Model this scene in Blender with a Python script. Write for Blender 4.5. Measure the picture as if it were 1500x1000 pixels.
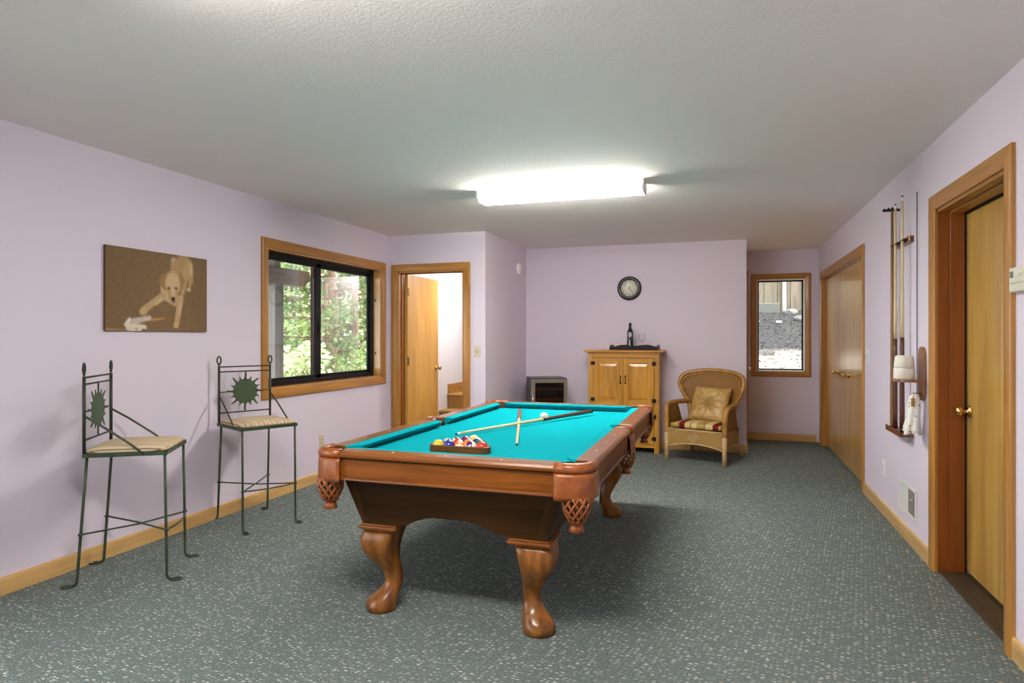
import bpy, bmesh, math, random
from mathutils import Vector, Matrix, Euler, noise
import numpy as np
random.seed(7)
PI = math.pi
S = bpy.context.scene
for o in list(bpy.data.objects):
    bpy.data.objects.remove(o)
COL = S.collection

# ------------------------------------------------------------------ camera, world, sun, exposure
TH = 0.3188
cd = bpy.data.cameras.new('camera'); cam = bpy.data.objects.new('camera', cd); COL.objects.link(cam)
cam.location = (0, 0, 1.3232)
cam.rotation_euler = (PI/2, 0, TH)
cd.sensor_width = 36; cd.lens = 36*939.65/1500; cd.shift_y = -6.35/1500; cd.clip_start = .05; cd.clip_end = 300
S.camera = cam
S.view_settings.view_transform = 'Standard'; S.view_settings.look = 'None'
S.view_settings.gamma = 1; S.view_settings.use_curve_mapping = False
S.view_settings.exposure = 1.1
S.cycles.use_denoising = True
S.cycles.max_bounces = 10; S.cycles.diffuse_bounces = 6; S.cycles.glossy_bounces = 4
S.cycles.transmission_bounces = 8; S.cycles.transparent_max_bounces = 12
S.cycles.caustics_reflective = False; S.cycles.caustics_refractive = False
S.cycles.sample_clamp_indirect = 6

W = bpy.data.worlds.new('world'); S.world = W; W.use_nodes = True
wn = W.node_tree.nodes; wl = W.node_tree.links
bg = wn['Background']
bg.inputs[0].default_value = (.84, .92, 1, 1); bg.inputs[1].default_value = 2.9

sd = bpy.data.lights.new('sun', 'SUN'); sun = bpy.data.objects.new('sun', sd); COL.objects.link(sun)
sd.energy = 4.2; sd.angle = .012; sd.color = (1, .95, .86)
sun.rotation_euler = Vector((-.62, .05, -.78)).to_track_quat('-Z', 'Y').to_euler()

def area(name, loc, direction, sx, sy, power, color):
    d = bpy.data.lights.new(name, 'AREA'); o = bpy.data.objects.new(name, d); COL.objects.link(o)
    d.shape = 'RECTANGLE'; d.size = sx; d.size_y = sy; d.energy = power; d.color = color
    o.location = loc; o.rotation_euler = Vector(direction).to_track_quat('-Z', 'Y').to_euler()
    return o
# lamp in the stair hall behind the open door
area('stair_hall_lamp', (-2.7, 7.6, 2.38), (0, 0, -1), .35, .35, 13, (1, .95, .88))
FIX_POWER = 36          # emission of the fluorescent diffusers

# ------------------------------------------------------------------ materials
MC = {}
def mat(name, color=(.5, .5, .5), rough=.5, metal=0., coat=0., spec=.5, trans=0., ior=1.45):
    if name in MC: return MC[name]
    m = bpy.data.materials.new(name); m.use_nodes = True
    b = m.node_tree.nodes['Principled BSDF']
    b.inputs['Base Color'].default_value = (*color, 1); b.inputs['Roughness'].default_value = rough
    b.inputs['Metallic'].default_value = metal; b.inputs['Coat Weight'].default_value = coat
    b.inputs['Coat Roughness'].default_value = .12
    b.inputs['Specular IOR Level'].default_value = spec
    b.inputs['Transmission Weight'].default_value = trans; b.inputs['IOR'].default_value = ior
    MC[name] = m
    return m
def nt(m): return m.node_tree.nodes, m.node_tree.links, m.node_tree.nodes['Principled BSDF']
def coords(m, scale=(1, 1, 1), kind='Object', rot=(0, 0, 0)):
    N, L, b = nt(m)
    tc = N.new('ShaderNodeTexCoord'); mp = N.new('ShaderNodeMapping')
    mp.inputs['Scale'].default_value = scale; mp.inputs['Rotation'].default_value = rot
    L.new(tc.outputs[kind], mp.inputs[0]); return mp.outputs[0]
def tex_noise(m, vec, scale=1, detail=4, rough=.5, dist=0):
    N, L, b = nt(m); n = N.new('ShaderNodeTexNoise')
    n.inputs['Scale'].default_value = scale; n.inputs['Detail'].default_value = detail
    n.inputs['Roughness'].default_value = rough; n.inputs['Distortion'].default_value = dist
    L.new(vec, n.inputs['Vector']); return n.outputs[0]
def ramp(m, fac, stops, const=False):
    N, L, b = nt(m); r = N.new('ShaderNodeValToRGB'); L.new(fac, r.inputs[0])
    if const: r.color_ramp.interpolation = 'CONSTANT'
    e = r.color_ramp.elements
    while len(e) < len(stops): e.new(.5)
    for i, (p, c) in enumerate(stops):
        e[i].position = p; e[i].color = (*c, 1) if len(c) == 3 else c
    return r.outputs[0]
def bump(m, h, strength=.2, dist=.01):
    N, L, b = nt(m); n = N.new('ShaderNodeBump')
    n.inputs['Strength'].default_value = strength; n.inputs['Distance'].default_value = dist
    L.new(h, n.inputs['Height']); L.new(n.outputs[0], b.inputs['Normal'])
def setc(m, sock):
    N, L, b = nt(m); L.new(sock, b.inputs['Base Color'])
def mixc(m, fac, a, c, mode='MIX'):
    N, L, b = nt(m); n = N.new('ShaderNodeMix'); n.data_type = 'RGBA'; n.blend_type = mode
    for sock, v in ((n.inputs[0], fac), (n.inputs[6], a), (n.inputs[7], c)):
        if hasattr(v, 'is_linked'): L.new(v, sock)
        elif isinstance(v, tuple): sock.default_value = (*v, 1)
        else: sock.default_value = v
    return n.outputs[2]
def math_n(m, op, a, c=None):
    N, L, b = nt(m); n = N.new('ShaderNodeMath'); n.operation = op
    for i, v in enumerate((a, c)):
        if v is None: continue
        if hasattr(v, 'is_linked'): L.new(v, n.inputs[i])
        else: n.inputs[i].default_value = v
    return n.outputs[0]

def wood(name, lo, hi, axis='z', rough=.35, coat=.25, fine=55, along=2.2, big=None, spec=.5):
    key = 'wood_%s_%s' % (name, axis)
    if key in MC: return MC[key]
    m = mat(key, hi, rough, coat=coat, spec=spec)
    sc = [fine]*3; sc['xyz'.index(axis)] = along
    v = coords(m, tuple(sc))
    f = tex_noise(m, v, 1, 5, .6, .4)
    sc2 = [7 if big is None else big]*3; sc2['xyz'.index(axis)] = .7
    f2 = tex_noise(m, coords(m, tuple(sc2)), 1, 2, .5, 1.2)
    a = ramp(m, f, [(.3, lo), (.62, hi)])
    c2 = mixc(m, ramp(m, f2, [(.35, (0, 0, 0)), (.65, (1, 1, 1))]), tuple(.72*x for x in lo), tuple(min(1, 1.08*x) for x in hi))
    setc(m, mixc(m, .45, a, c2))
    bump(m, f, .06, .002)
    return m
def oak(a): return wood('trim', (.34, .135, .020), (.50, .235, .044), a)
def orange(a): return wood('jamb', (.19, .045, .006), (.27, .072, .010), a)
def doorw(a): return wood('door', (.58, .30, .055), (.68, .385, .085), a, fine=24, along=1.0, big=4)
def oldoor(a): return wood('maple', (.36, .19, .035), (.58, .35, .085), a, rough=.3, coat=.4, fine=14, along=.7, big=5)
def pine(a): return wood('pine', (.40, .155, .013), (.62, .30, .034), a, fine=28, big=6)
def mahog(a): return wood('rail', (.10, .028, .004), (.24, .076, .013), a, rough=.32, coat=.14, spec=.35)
def mahog2(a): return wood('apron', (.085, .021, .002), (.25, .074, .008), a, rough=.42, coat=.03, spec=.22)
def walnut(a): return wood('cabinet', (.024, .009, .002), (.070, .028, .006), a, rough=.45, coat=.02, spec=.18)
def legw(a): return wood('leg', (.065, .020, .004), (.29, .105, .018), a, rough=.3, coat=.22, fine=30, along=1.2, big=11, spec=.35)

def wall_paint():
    m = mat('lilac_wall_paint', (.70, .63, .73), .75, spec=.3)
    if m.node_tree.nodes.get('Bump') is None:
        v = coords(m, (1, 1, 1)); f = tex_noise(m, v, 85, 3, .6)
        bump(m, f, .12, .004)
    return m
def ceiling_paint():
    m = mat('ceiling_paint', (.91, .855, .825), .85, spec=.2)
    v = coords(m, (1, 1, 1))
    f = tex_noise(m, v, 60, 4, .62, .6)
    f2 = tex_noise(m, v, 9, 2, .5)
    bump(m, mixc(m, .25, ramp(m, f, [(.42, (0, 0, 0)), (.6, (1, 1, 1))]), f2), .25, .005)
    return m
def carpet():
    m = mat('carpet', (.06, .09, .09), .95, spec=.1)
    N, L, b = nt(m)
    v = coords(m, (44, 116, 1), rot=(0, 0, math.radians(4)))
    vo = N.new('ShaderNodeTexVoronoi'); vo.inputs['Randomness'].default_value = .7; vo.inputs['Scale'].default_value = 1
    L.new(v, vo.inputs['Vector'])
    core = ramp(m, vo.outputs['Distance'], [(.26, (1, 1, 1)), (.46, (0, 0, 0))])
    sep = N.new('ShaderNodeSeparateColor'); L.new(vo.outputs['Color'], sep.inputs[0])
    pick = ramp(m, sep.outputs[0], [(0, (0, 0, 0)), (.25, (.25, .25, .25)), (.5, (.5, .5, .5)), (.74, (.95, .95, .95))], True)
    fl = math_n(m, 'MULTIPLY', core, pick)
    tint = ramp(m, sep.outputs[1], [(0, (.48, .50, .45)), (.7, (.62, .59, .51)), (.95, (.50, .33, .20))], True)
    f = tex_noise(m, coords(m, (120, 300, 1)), 1, 3, .75)
    base = ramp(m, f, [(.38, (.036, .058, .057)), (.62, (.215, .245, .228))])
    big = tex_noise(m, coords(m, (1, 1, 1)), 1.3, 2, .5)
    base = mixc(m, math_n(m, 'MULTIPLY', big, .3), base, (.14, .175, .165))
    setc(m, mixc(m, fl, base, tint))
    bump(m, f, .5, .006)
    return m
def felt():
    m = mat('felt', (.006, .33, .36), 1.0, spec=.03)
    f = tex_noise(m, coords(m, (1, 1, 1)), 700, 2, .6)
    setc(m, ramp(m, f, [(.3, (.0015, .28, .325)), (.7, (.003, .33, .375))]))
    return m

# ------------------------------------------------------------------ mesh builder
class MB:
    def __init__(s): s.v = []; s.f = []; s.sm = []
    def add(s, vs, fs, smooth=False):
        k = len(s.v); s.v += [tuple(p) for p in vs]; s.f += [tuple(i+k for i in f) for f in fs]; s.sm += [smooth]*len(fs)
        return s
    def box(s, x0, x1, y0, y1, z0, z1):
        return s.add([(x0,y0,z0),(x1,y0,z0),(x1,y1,z0),(x0,y1,z0),(x0,y0,z1),(x1,y0,z1),(x1,y1,z1),(x0,y1,z1)],
              [(0,3,2,1),(4,5,6,7),(0,1,5,4),(1,2,6,5),(2,3,7,6),(3,0,4,7)])
    def rings(s, rings, closed=True, cap0=True, cap1=True, smooth=True):
        n = len(rings[0]); vs = [p for r in rings for p in r]; fs = []
        for i in range(len(rings)-1):
            for j in range(n if closed else n-1):
                a = i*n+j; b = i*n+(j+1) % n
                fs.append((a, b, b+n, a+n))
        s.add(vs, fs, smooth)
        k = len(s.v)-len(vs)
        if cap0: s.f.append(tuple(k+j for j in reversed(range(n)))); s.sm.append(False)
        if cap1: s.f.append(tuple(k+(len(rings)-1)*n+j for j in range(n))); s.sm.append(False)
        return s
    def lathe(s, prof, n=24, c=(0, 0, 0), axis='z', caps=(True, True)):
        R = []
        for r, h in prof:
            ring = []
            for j in range(n):
                a = 2*PI*j/n; x, y = r*math.cos(a), r*math.sin(a)
                p = {'z': (x, y, h), 'x': (h, x, y), 'y': (y, h, x)}[axis]
                ring.append((p[0]+c[0], p[1]+c[1], p[2]+c[2]))
            R.append(ring)
        return s.rings(R, True, caps[0], caps[1])
    def tube(s, pts, r, n=8, closed=False, flat=None):
        P = [Vector(p) for p in pts]; m = len(P); rr = r if isinstance(r, (list, tuple)) else [r]*m
        tang = []
        for i in range(m):
            a = P[i-1] if (i > 0 or closed) else P[i]; b = P[(i+1) % m] if (i < m-1 or closed) else P[i]
            t = (b-a); tang.append(t.normalized() if t.length > 1e-9 else Vector((0, 0, 1)))
        up = Vector((0, 0, 1)) if abs(tang[0].z) < .9 else Vector((0, 1, 0))
        nrm = (up - tang[0]*up.dot(tang[0])).normalized(); R = []
        for i in range(m):
            nrm = (nrm - tang[i]*nrm.dot(tang[i])); nrm = nrm.normalized() if nrm.length > 1e-6 else tang[i].orthogonal().normalized()
            bi = tang[i].cross(nrm); ring = []
            for j in range(n):
                a = 2*PI*j/n+PI/n; ring.append(P[i]+(nrm*math.cos(a)*(1 if flat is None else flat)+bi*math.sin(a))*rr[i])
            R.append(ring)
        if closed: R.append(R[0]); return s.rings(R, True, False, False, n > 4)
        return s.rings(R, True, True, True, n > 4)
    def prism(s, poly, a, b, plane='xy', smooth=False):
        """polygon extruded between a and b along the axis left out of plane"""
        def p3(u, v, w): return {'xy': (u, v, w), 'xz': (u, w, v), 'yz': (w, u, v)}[plane]
        n = len(poly); vs = [p3(u, v, a) for u, v in poly]+[p3(u, v, b) for u, v in poly]
        s.add(vs, [(j, (j+1) % n, (j+1) % n+n, j+n) for j in range(n)], smooth)
        k = len(s.v)-2*n
        s.f += [tuple(k+j for j in reversed(range(n))), tuple(k+n+j for j in range(n))]; s.sm += [False]*2
        return s
    def xf(s, M):
        s.v = [tuple(M @ Vector(p)) for p in s.v]; return s
    def mesh(s, name):
        me = bpy.data.meshes.new(name); me.from_pydata(s.v, [], s.f)
        me.polygons.foreach_set('use_smooth', s.sm)
        b = bmesh.new(); b.from_mesh(me); bmesh.ops.recalc_face_normals(b, faces=b.faces); b.to_mesh(me); b.free()
        me.update(); return me
    def obj(s, name, m, parent=None, bevel=0, seg=2, loc=None, rot=None, solid=0, sub=0):
        o = bpy.data.objects.new(name, s.mesh(name)); COL.objects.link(o)
        if m is not None: o.data.materials.append(m)
        if parent is not None: o.parent = parent
        if loc is not None: o.location = loc
        if rot is not None: o.rotation_euler = rot
        if solid:
            d = o.modifiers.new('solid', 'SOLIDIFY'); d.thickness = solid; d.offset = 0
        if sub:
            d = o.modifiers.new('sub', 'SUBSURF'); d.levels = sub; d.render_levels = sub
        if bevel:
            d = o.modifiers.new('bevel', 'BEVEL'); d.width = bevel; d.segments = seg; d.limit_method = 'ANGLE'; d.angle_limit = math.radians(40)
            d.harden_normals = False
        return o
def box(x0, x1, y0, y1, z0, z1): return MB().box(min(x0,x1), max(x0,x1), min(y0,y1), max(y0,y1), min(z0,z1), max(z0,z1))
def tag(o, label, cat, group=None):
    o['label'] = label; o['category'] = cat
    if group: o['group'] = group
    return o
def struct(o): o['kind'] = 'structure'; return o
def stuff(o): o['kind'] = 'stuff'; return o
def thing(name, label, cat, loc=(0, 0, 0), rotz=0, group=None):
    o = bpy.data.objects.new(name, None); COL.objects.link(o); o.empty_display_size = .1
    o.location = loc; o.rotation_euler = (0, 0, rotz); return tag(o, label, cat, group)
def dup(root, loc=None, rot=None):
    r = root.copy(); COL.objects.link(r)
    if loc is not None: r.location = loc
    if rot is not None: r.rotation_euler = rot
    for ch in list(root.children):
        c = ch.copy(); COL.objects.link(c); c.parent = r
        for g in list(ch.children):
            d = g.copy(); COL.objects.link(d); d.parent = c
    return r
FONTS = []
def font(name, txt, size, m, parent, loc, rot, ext=.0004):
    c = bpy.data.curves.new(name, 'FONT'); c.body = txt; c.size = size; c.align_x = 'CENTER'; c.align_y = 'CENTER'; c.extrude = ext; c.resolution_u = 3
    o = bpy.data.objects.new(name, c); COL.objects.link(o); o.parent = parent; o.location = loc; o.rotation_euler = rot
    c.materials.append(m); FONTS.append(o); return o

# ------------------------------------------------------------------ room shell
XL, XR, Y1, XB, Y2, XD, Y3, HC = -3.52, 1.139, 6.325, -2.383, 7.797, .247, 8.88, 2.44
YB = -2.1; T = .16
WP = wall_paint()
def thin_glass(name, tint=(1, 1, 1), refl=.06, rough=.0):
    m = mat(name, tint, rough); N, L, b = nt(m)
    tr = N.new('ShaderNodeBsdfTransparent'); tr.inputs[0].default_value = (*tint, 1)
    gl = N.new('ShaderNodeBsdfGlossy'); gl.inputs['Roughness'].default_value = rough
    lw = N.new('ShaderNodeLayerWeight'); lw.inputs[0].default_value = refl*5
    mx = N.new('ShaderNodeMixShader'); L.new(math_n(m, 'ADD', math_n(m, 'MULTIPLY', lw.outputs['Fresnel'], .30), refl*.2), mx.inputs[0])
    L.new(tr.outputs[0], mx.inputs[1]); L.new(gl.outputs[0], mx.inputs[2]); L.new(mx.outputs[0], N['Material Output'].inputs[0])
    N.remove(b); return m
GL = thin_glass('window_pane_glass', (.97, .985, .975), .04)
BLK = mat('black_aluminium', (.008, .008, .009), .5, spec=.2)
BRASS = mat('brass', (.75, .50, .18), .18, metal=1)
CHROME = mat('chrome', (.8, .78, .74), .12, metal=1)
BLACK = mat('black_gloss', (.012, .010, .010), .2)

struct(box(XL-4, XR+1.5, YB-.3, Y3+.1, -.12, 0).obj('floor', carpet()))
struct(box(XL-.2, XR+.2, YB-.3, Y3+.16, HC, HC+.14).obj('ceiling', ceiling_paint()))
# left wall with the window opening
WY0, WY1, WZ0, WZ1 = 4.325, 6.146, .897, 2.052
m = MB(); m.box(XL-T, XL, YB, -1.9, 0, HC).box(XL-T, XL, -1.9, 1.7, 2.12, HC).box(XL-T, XL, 1.7, WY0, 0, HC).box(XL-T, XL, WY1, Y1+.12, 0, HC).box(XL-T, XL, WY0, WY1, 0, WZ0).box(XL-T, XL, WY0, WY1, WZ1, HC)
struct(m.obj('wall_left', WP))
# door wall
DX0, DX1, DZ = -3.415, -2.628, 2.045
m = MB(); m.box(XL, DX0, Y1, Y1+.12, 0, HC).box(DX1, XB, Y1, Y1+.12, 0, HC).box(DX0, DX1, Y1, Y1+.12, DZ, HC)
struct(m.obj('wall_doorway', WP))
struct(box(XB-.12, XB, Y1+.12, Y2+.12, 0, HC).obj('wall_side', WP))
struct(box(XB, XD-.1, Y2, Y2+.12, 0, HC).obj('wall_back', WP))
N0, N1, NZ = 8.0, 8.76, 2.03
m = MB(); m.box(XD-.1, XD, Y2, N0, 0, HC).box(XD-.1, XD, N1, Y3, 0, HC).box(XD-.1, XD, N0, N1, NZ, HC)
struct(m.obj('wall_nook_left', WP))
AX0, AX1, AZ0, AZ1 = .405, .978, .885, 2.068
m = MB(); m.box(XD-.1, AX0, Y3, Y3+.16, 0, HC).box(AX1, XR+.2, Y3, Y3+.16, 0, HC).box(AX0, AX1, Y3, Y3+.16, 0, AZ0).box(AX0, AX1, Y3, Y3+.16, AZ1, HC)
struct(m.obj('wall_nook_back', WP))
RY0, RY1, RZ = 3.235, 4.175, 2.04
CY0, CY1, CZ = 6.19, 8.61, 2.05
m = MB(); m.box(XR, XR+.2, YB, RY0, 0, HC).box(XR, XR+.2, RY0, RY1, RZ, HC).box(XR, XR+.2, RY1, CY0, 0, HC).box(XR, XR+.2, CY0, CY1, CZ, HC).box(XR, XR+.2, CY1, Y3, 0, HC)
struct(m.obj('wall_right', WP))
# solid wall behind the camera; an opening added for fill daylight is in the left wall near it
m = box(XL-T, XR+.2, YB-.16, YB, 0, HC)
struct(m.obj('wall_front', WP))

struct(box(-11, XL-T-.02, -9, 2.4, -.16, -.04).obj('ground_bounce', mat('pale_bounce', (.62, .59, .54), .9)))  # unseen pale ground added to bounce daylight up to the ceiling
def baseboard(name, axis, c, a, b, sgn):
    """axis: direction of the run; c: wall plane; sgn: side of the room"""
    m = MB(); prof = [(0, 0), (.014, 0), (.014, .078), (.011, .088), (.005, .092), (0, .092)]
    if axis == 'y': m.prism([(c+sgn*u, v) for u, v in prof], a, b, 'xz')
    else: m.prism([(c+sgn*u, v) for u, v in prof], a, b, 'yz')
    return struct(m.obj(name, wood('baseboard', (.52, .30, .10), (.68, .43, .17), axis)))
baseboard('baseboard_left', 'y', XL, 1.7, Y1, 1)
baseboard('baseboard_doorway', 'x', Y1, -2.553, XB, -1)
baseboard('baseboard_side', 'y', XB, Y1-.014, Y2, 1)
baseboard('baseboard_back', 'x', Y2, XB+.014, XD+.014, -1)
baseboard('baseboard_nook_left', 'y', XD, Y2, N0-.075, 1)
baseboard('baseboard_nook_back', 'x', Y3, XD+.014, XR-.03, -1)
baseboard('baseboard_right', 'y', XR, RY1+.08, CY0-.075, -1)
baseboard('baseboard_front', 'y', XR, YB, RY0-.08, -1)

CASP = [(0, 0), (.006, -.010), (.018, -.012), (.072, -.020), (.078, -.012), (.078, 0)]
def casing(parent, wall, o0, o1, z0, z1, plane, sgn, w=.078, sill=False, wm=oak, th=.02):
    """mitred casing boards round an opening; wall 'x' (plane at x=plane, opening in y) or 'y'. o0..o1,z0..z1 = opening edge; sgn = direction into the room"""
    def P(u, z, t): return (plane+sgn*t, u, z) if wall == 'x' else (u, plane+sgn*t, z)
    def board(p, q, out, axis, nm):
        # p,q = inner edge ends; out = outward unit (du,dz); mitred by extending ends
        R = []
        for end, s in ((p, -1), (q, 1)):
            ring = []
            for d, t in [(0, 0), (0, th*.55), (.008, th*.7), (w*.55, th), (w-.006, th), (w, th*.7), (w, 0)]:
                du, dz = out
                ru, rz = ((q[0]-p[0]), (q[1]-p[1])); ln = math.hypot(ru, rz); ru /= ln; rz /= ln
                ext = d*s*(1 if mit else 0) if not isinstance(mit, tuple) else d*s*mit[0 if s < 0 else 1]
                ring.append(P(end[0]+du*d+ru*ext, end[1]+dz*d+rz*ext, t))
            R.append(ring)
        return MB().rings(R, True, True, True, False).obj(nm, wm(axis), parent, .0015, 1)
    h = 'y' if wall == 'x' else 'x'
    mit = (0, 1) if not sill else True
    board((o0, z0), (o0, z1), (-1, 0), 'z', 'casing')
    board((o1, z0), (o1, z1), (1, 0), 'z', 'casing')
    mit = True
    board((o0, z1), (o1, z1), (0, 1), h, 'casing')
    if sill: board((o0, z0), (o1, z0), (0, -1), h, 'casing')
def empty(name, loc=(0, 0, 0)):
    o = bpy.data.objects.new(name, None); COL.objects.link(o); o.location = loc; return o

# ---- window_1 in the left wall
w1 = struct(empty('window_1'))
casing(w1, 'x', WY0, WY1, WZ0, WZ1, XL, 1, sill=True)
JG = wood('window_jamb', (.42, .20, .05), (.62, .33, .10), 'z', rough=.25, coat=.6)
XG = XL-.115
box(XL-T, XL, WY1-.014, WY1, WZ0, WZ1).obj('jamb', JG, w1)
for zz in (1.05, 1.62):
    MB().lathe([(.001, -.0012), (.012, -.0012), (.012, 0)], 14, (XL-.06, WY1-.0135, zz+.1), 'y').obj('knot', mat('wood_knot', (.13, .035, .008), .4), w1, rot=None)
box(XL-T, XL, WY0, WY0+.014, WZ0, WZ1).obj('jamb', JG, w1)
JH = wood('window_jamb', (.42, .20, .05), (.62, .33, .10), 'y', rough=.25, coat=.6)
box(XL-T, XL, WY0, WY1, WZ0, WZ0+.014).obj('jamb', JH, w1)
box(XL-T, XL, WY0, WY1, WZ1-.014, WZ1).obj('jamb', JH, w1)
a0, a1, b0, b1 = WY0+.014, WY1-.014, WZ0+.014, WZ1-.014
m = MB(); f = .032
m.box(XG-.03, XG+.03, a0, a0+f, b0, b1).box(XG-.03, XG+.03, a1-f, a1, b0, b1).box(XG-.03, XG+.03, a0, a1, b0, b0+f).box(XG-.03, XG+.03, a0, a1, b1-f, b1)
m.obj('frame', BLK, w1, .003)
YM = 5.14
def sash(nm, x, y0, y1, fa=.036, fb=.036):
    m = MB(); f = .036; z0, z1 = b0+f*.8, b1-f*.8
    m.box(x-.011, x+.011, y0, y0+fa, z0, z1).box(x-.011, x+.011, y1-fb, y1, z0, z1).box(x-.011, x+.011, y0, y1, z0, z0+f).box(x-.011, x+.011, y0, y1, z1-f, z1)
    s = m.obj(nm, BLK, w1, .002)
    box(x-.002, x+.002, y0+fa, y1-fb, z0+f, z1-f).obj('pane', GL, s)
    return s
sash('sash', XG+.014, a0+.02, YM+.045, fb=.075)
s2 = sash('sash', XG-.014, YM-.05, a1-.02, fa=.10)
box(XG+.026, XG+.036, YM+.003, YM+.017, 1.36, 1.46).obj('latch', BLK, w1, .002)

# ---- door_added_light: unseen glazed door added beside the camera to let in fill daylight
d5 = struct(empty('door_added_light'))
m = MB()
for y in (-1.9, -.13, 1.64): m.box(XL-.10, XL-.04, y, y+.06, 0, 2.12)
m.box(XL-.10, XL-.04, -1.9, 1.7, 2.06, 2.12).box(XL-.10, XL-.04, -1.9, 1.7, 0, .06).obj('frame', BLK, d5, .003)
box(XL-.072, XL-.068, -1.84, -.13, .06, 2.06).obj('pane', GL, d5); box(XL-.072, XL-.068, -.07, 1.64, .06, 2.06).obj('pane', GL, d5)
# ---- window_2 at the end of the nook
w2 = struct(empty('window_2'))
casing(w2, 'y', AX0, AX1, AZ0, AZ1, Y3, -1, sill=True, w=.068)
for q in ((AX0, AX0+.012, AZ0, AZ1), (AX1-.012, AX1, AZ0, AZ1), (AX0, AX1, AZ0, AZ0+.012), (AX0, AX1, AZ1-.012, AZ1)):
    box(q[0], q[1], Y3, Y3+.16, q[2], q[3]).obj('jamb', mat('white_painted_jamb', (.8, .78, .74), .5), w2)
YG = Y3+.1; m = MB(); f = .018
a0, a1, b0, b1 = AX0+.012, AX1-.012, AZ0+.012, AZ1-.012
m.box(a0, a0+f, YG-.02, YG+.02, b0, b1).box(a1-f, a1, YG-.02, YG+.02, b0, b1).box(a0, a1, YG-.02, YG+.02, b0, b0+f).box(a0, a1, YG-.02, YG+.02, b1-f, b1)
m.obj('frame', BLK, w2, .002)
box(a0+f, a1-f, YG-.002, YG+.002, b0+f, b1-f).obj('pane', GL, w2)

# ---- door knobs
def knob(parent, x, y, z, d, m=BRASS, name='knob', r=.027):
    """round knob on a rose, its stem along direction d (a unit vector)"""
    pr = [(.0, 0), (.030, 0), (.031, .004), (.026, .009), (.012, .012), (.010, .030), (.014, .036), (r*.9, .044), (r, .053), (r*.92, .062), (r*.55, .068), (.0005, .069)]
    mb = MB().lathe(pr, 18)
    q = Vector((0, 0, 1)).rotation_difference(Vector(d)).to_matrix().to_4x4()
    return mb.xf(Matrix.Translation((x, y, z)) @ q).obj(name, m, parent)
def hinge(parent, x0, x1, y0, y1, z, h=.09):
    return box(x0, x1, y0, y1, z-h/2, z+h/2).obj('hinge', mat('dark_brass', (.22, .13, .05), .4, metal=1), parent)

# ---- door_1: open door into the stair hall
d1 = struct(empty('door_1'))
casing(d1, 'y', DX0, DX1, 0, DZ, Y1, -1, w=.075)
for q in ((DX0, DX0+.016, 0, DZ), (DX1-.016, DX1, 0, DZ)):
    box(q[0], q[1], Y1, Y1+.12, q[2], q[3]).obj('jamb', oak('z'), d1)
box(DX0, DX1, Y1, Y1+.12, DZ-.016, DZ).obj('jamb', oak('x'), d1)
m = MB(); m.box(DX0+.016, DX0+.028, Y1+.045, Y1+.08, 0, DZ-.016).box(DX1-.028, DX1-.016, Y1+.045, Y1+.08, 0, DZ-.016).box(DX0+.016, DX1-.016, Y1+.045, Y1+.08, DZ-.028, DZ-.016)
m.obj('door_stop', orange('z'), d1)
hx, hy = DX0+.022, Y1+.125
leaf = bpy.data.objects.new('door_panel', MB().box(0, .036, 0, .76, .012, 2.022).mesh('door_panel')); COL.objects.link(leaf)
leaf.data.materials.append(doorw('z')); leaf.parent = d1; leaf.location = (hx, hy, 0); leaf.rotation_euler = (0, 0, -math.radians(1.5))
k = knob(leaf, .036, .70, .95, (1, 0, 0))
for z in (.25, 1.05, 1.83):
    h_ = hinge(leaf, .036, .040, -.004, .03, z)

# ---- door_2: exterior door in the right wall
d2 = struct(empty('door_2'))
casing(d2, 'x', RY0, RY1, 0, RZ, XR, -1, w=.085, th=.022)
for y0, y1 in ((RY0, RY0+.018), (RY1-.018, RY1)):
    box(XR, XR+.125, y0, y1, .0, RZ).obj('jamb', orange('z'), d2)
    box(XR+.055, XR+.125, y0+(.018 if y0 == RY0 else -.012), y1+(.012 if y0 == RY0 else -.018), .02, RZ-.018).obj('door_stop', orange('z'), d2, .002)
box(XR, XR+.125, RY0, RY1, RZ-.018, RZ).obj('jamb', oak('y'), d2)
box(XR+.055, XR+.125, RY0+.018, RY1-.018, RZ-.030, RZ-.018).obj('door_stop', oak('y'), d2, .002)
lf = box(XR+.135, XR+.178, RY0+.004, RY1-.012, .035, RZ-.028).obj('door_panel', oldoor('z'), d2, .002)
knob(lf, XR+.135, RY1-.075, .918, (-1, 0, 0))
MB().box(XR+.126, XR+.134, RY0, RY0+.02, .02, RZ).box(XR+.126, XR+.134, RY1-.024, RY1, .02, RZ).box(XR+.126, XR+.134, RY0, RY1, RZ-.04, RZ).obj('weather_strip', BLK, d2)
m = MB()
m.box(XR+.012, XR+.19, RY0+.018, RY1-.018, 0, .014)
for i in range(9): m.box(XR+.02+i*.012, XR+.026+i*.012, RY0+.018, RY1-.018, .014, .019)
m.obj('threshold', mat('bronze_threshold', (.10, .065, .04), .45, metal=.4), d2)
struct(box(XR+.2, XR+.24, RY0-.3, RY1+.3, 0, HC).obj('wall_outer', mat('outer_wall', (.3, .28, .25), .8)))

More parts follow.
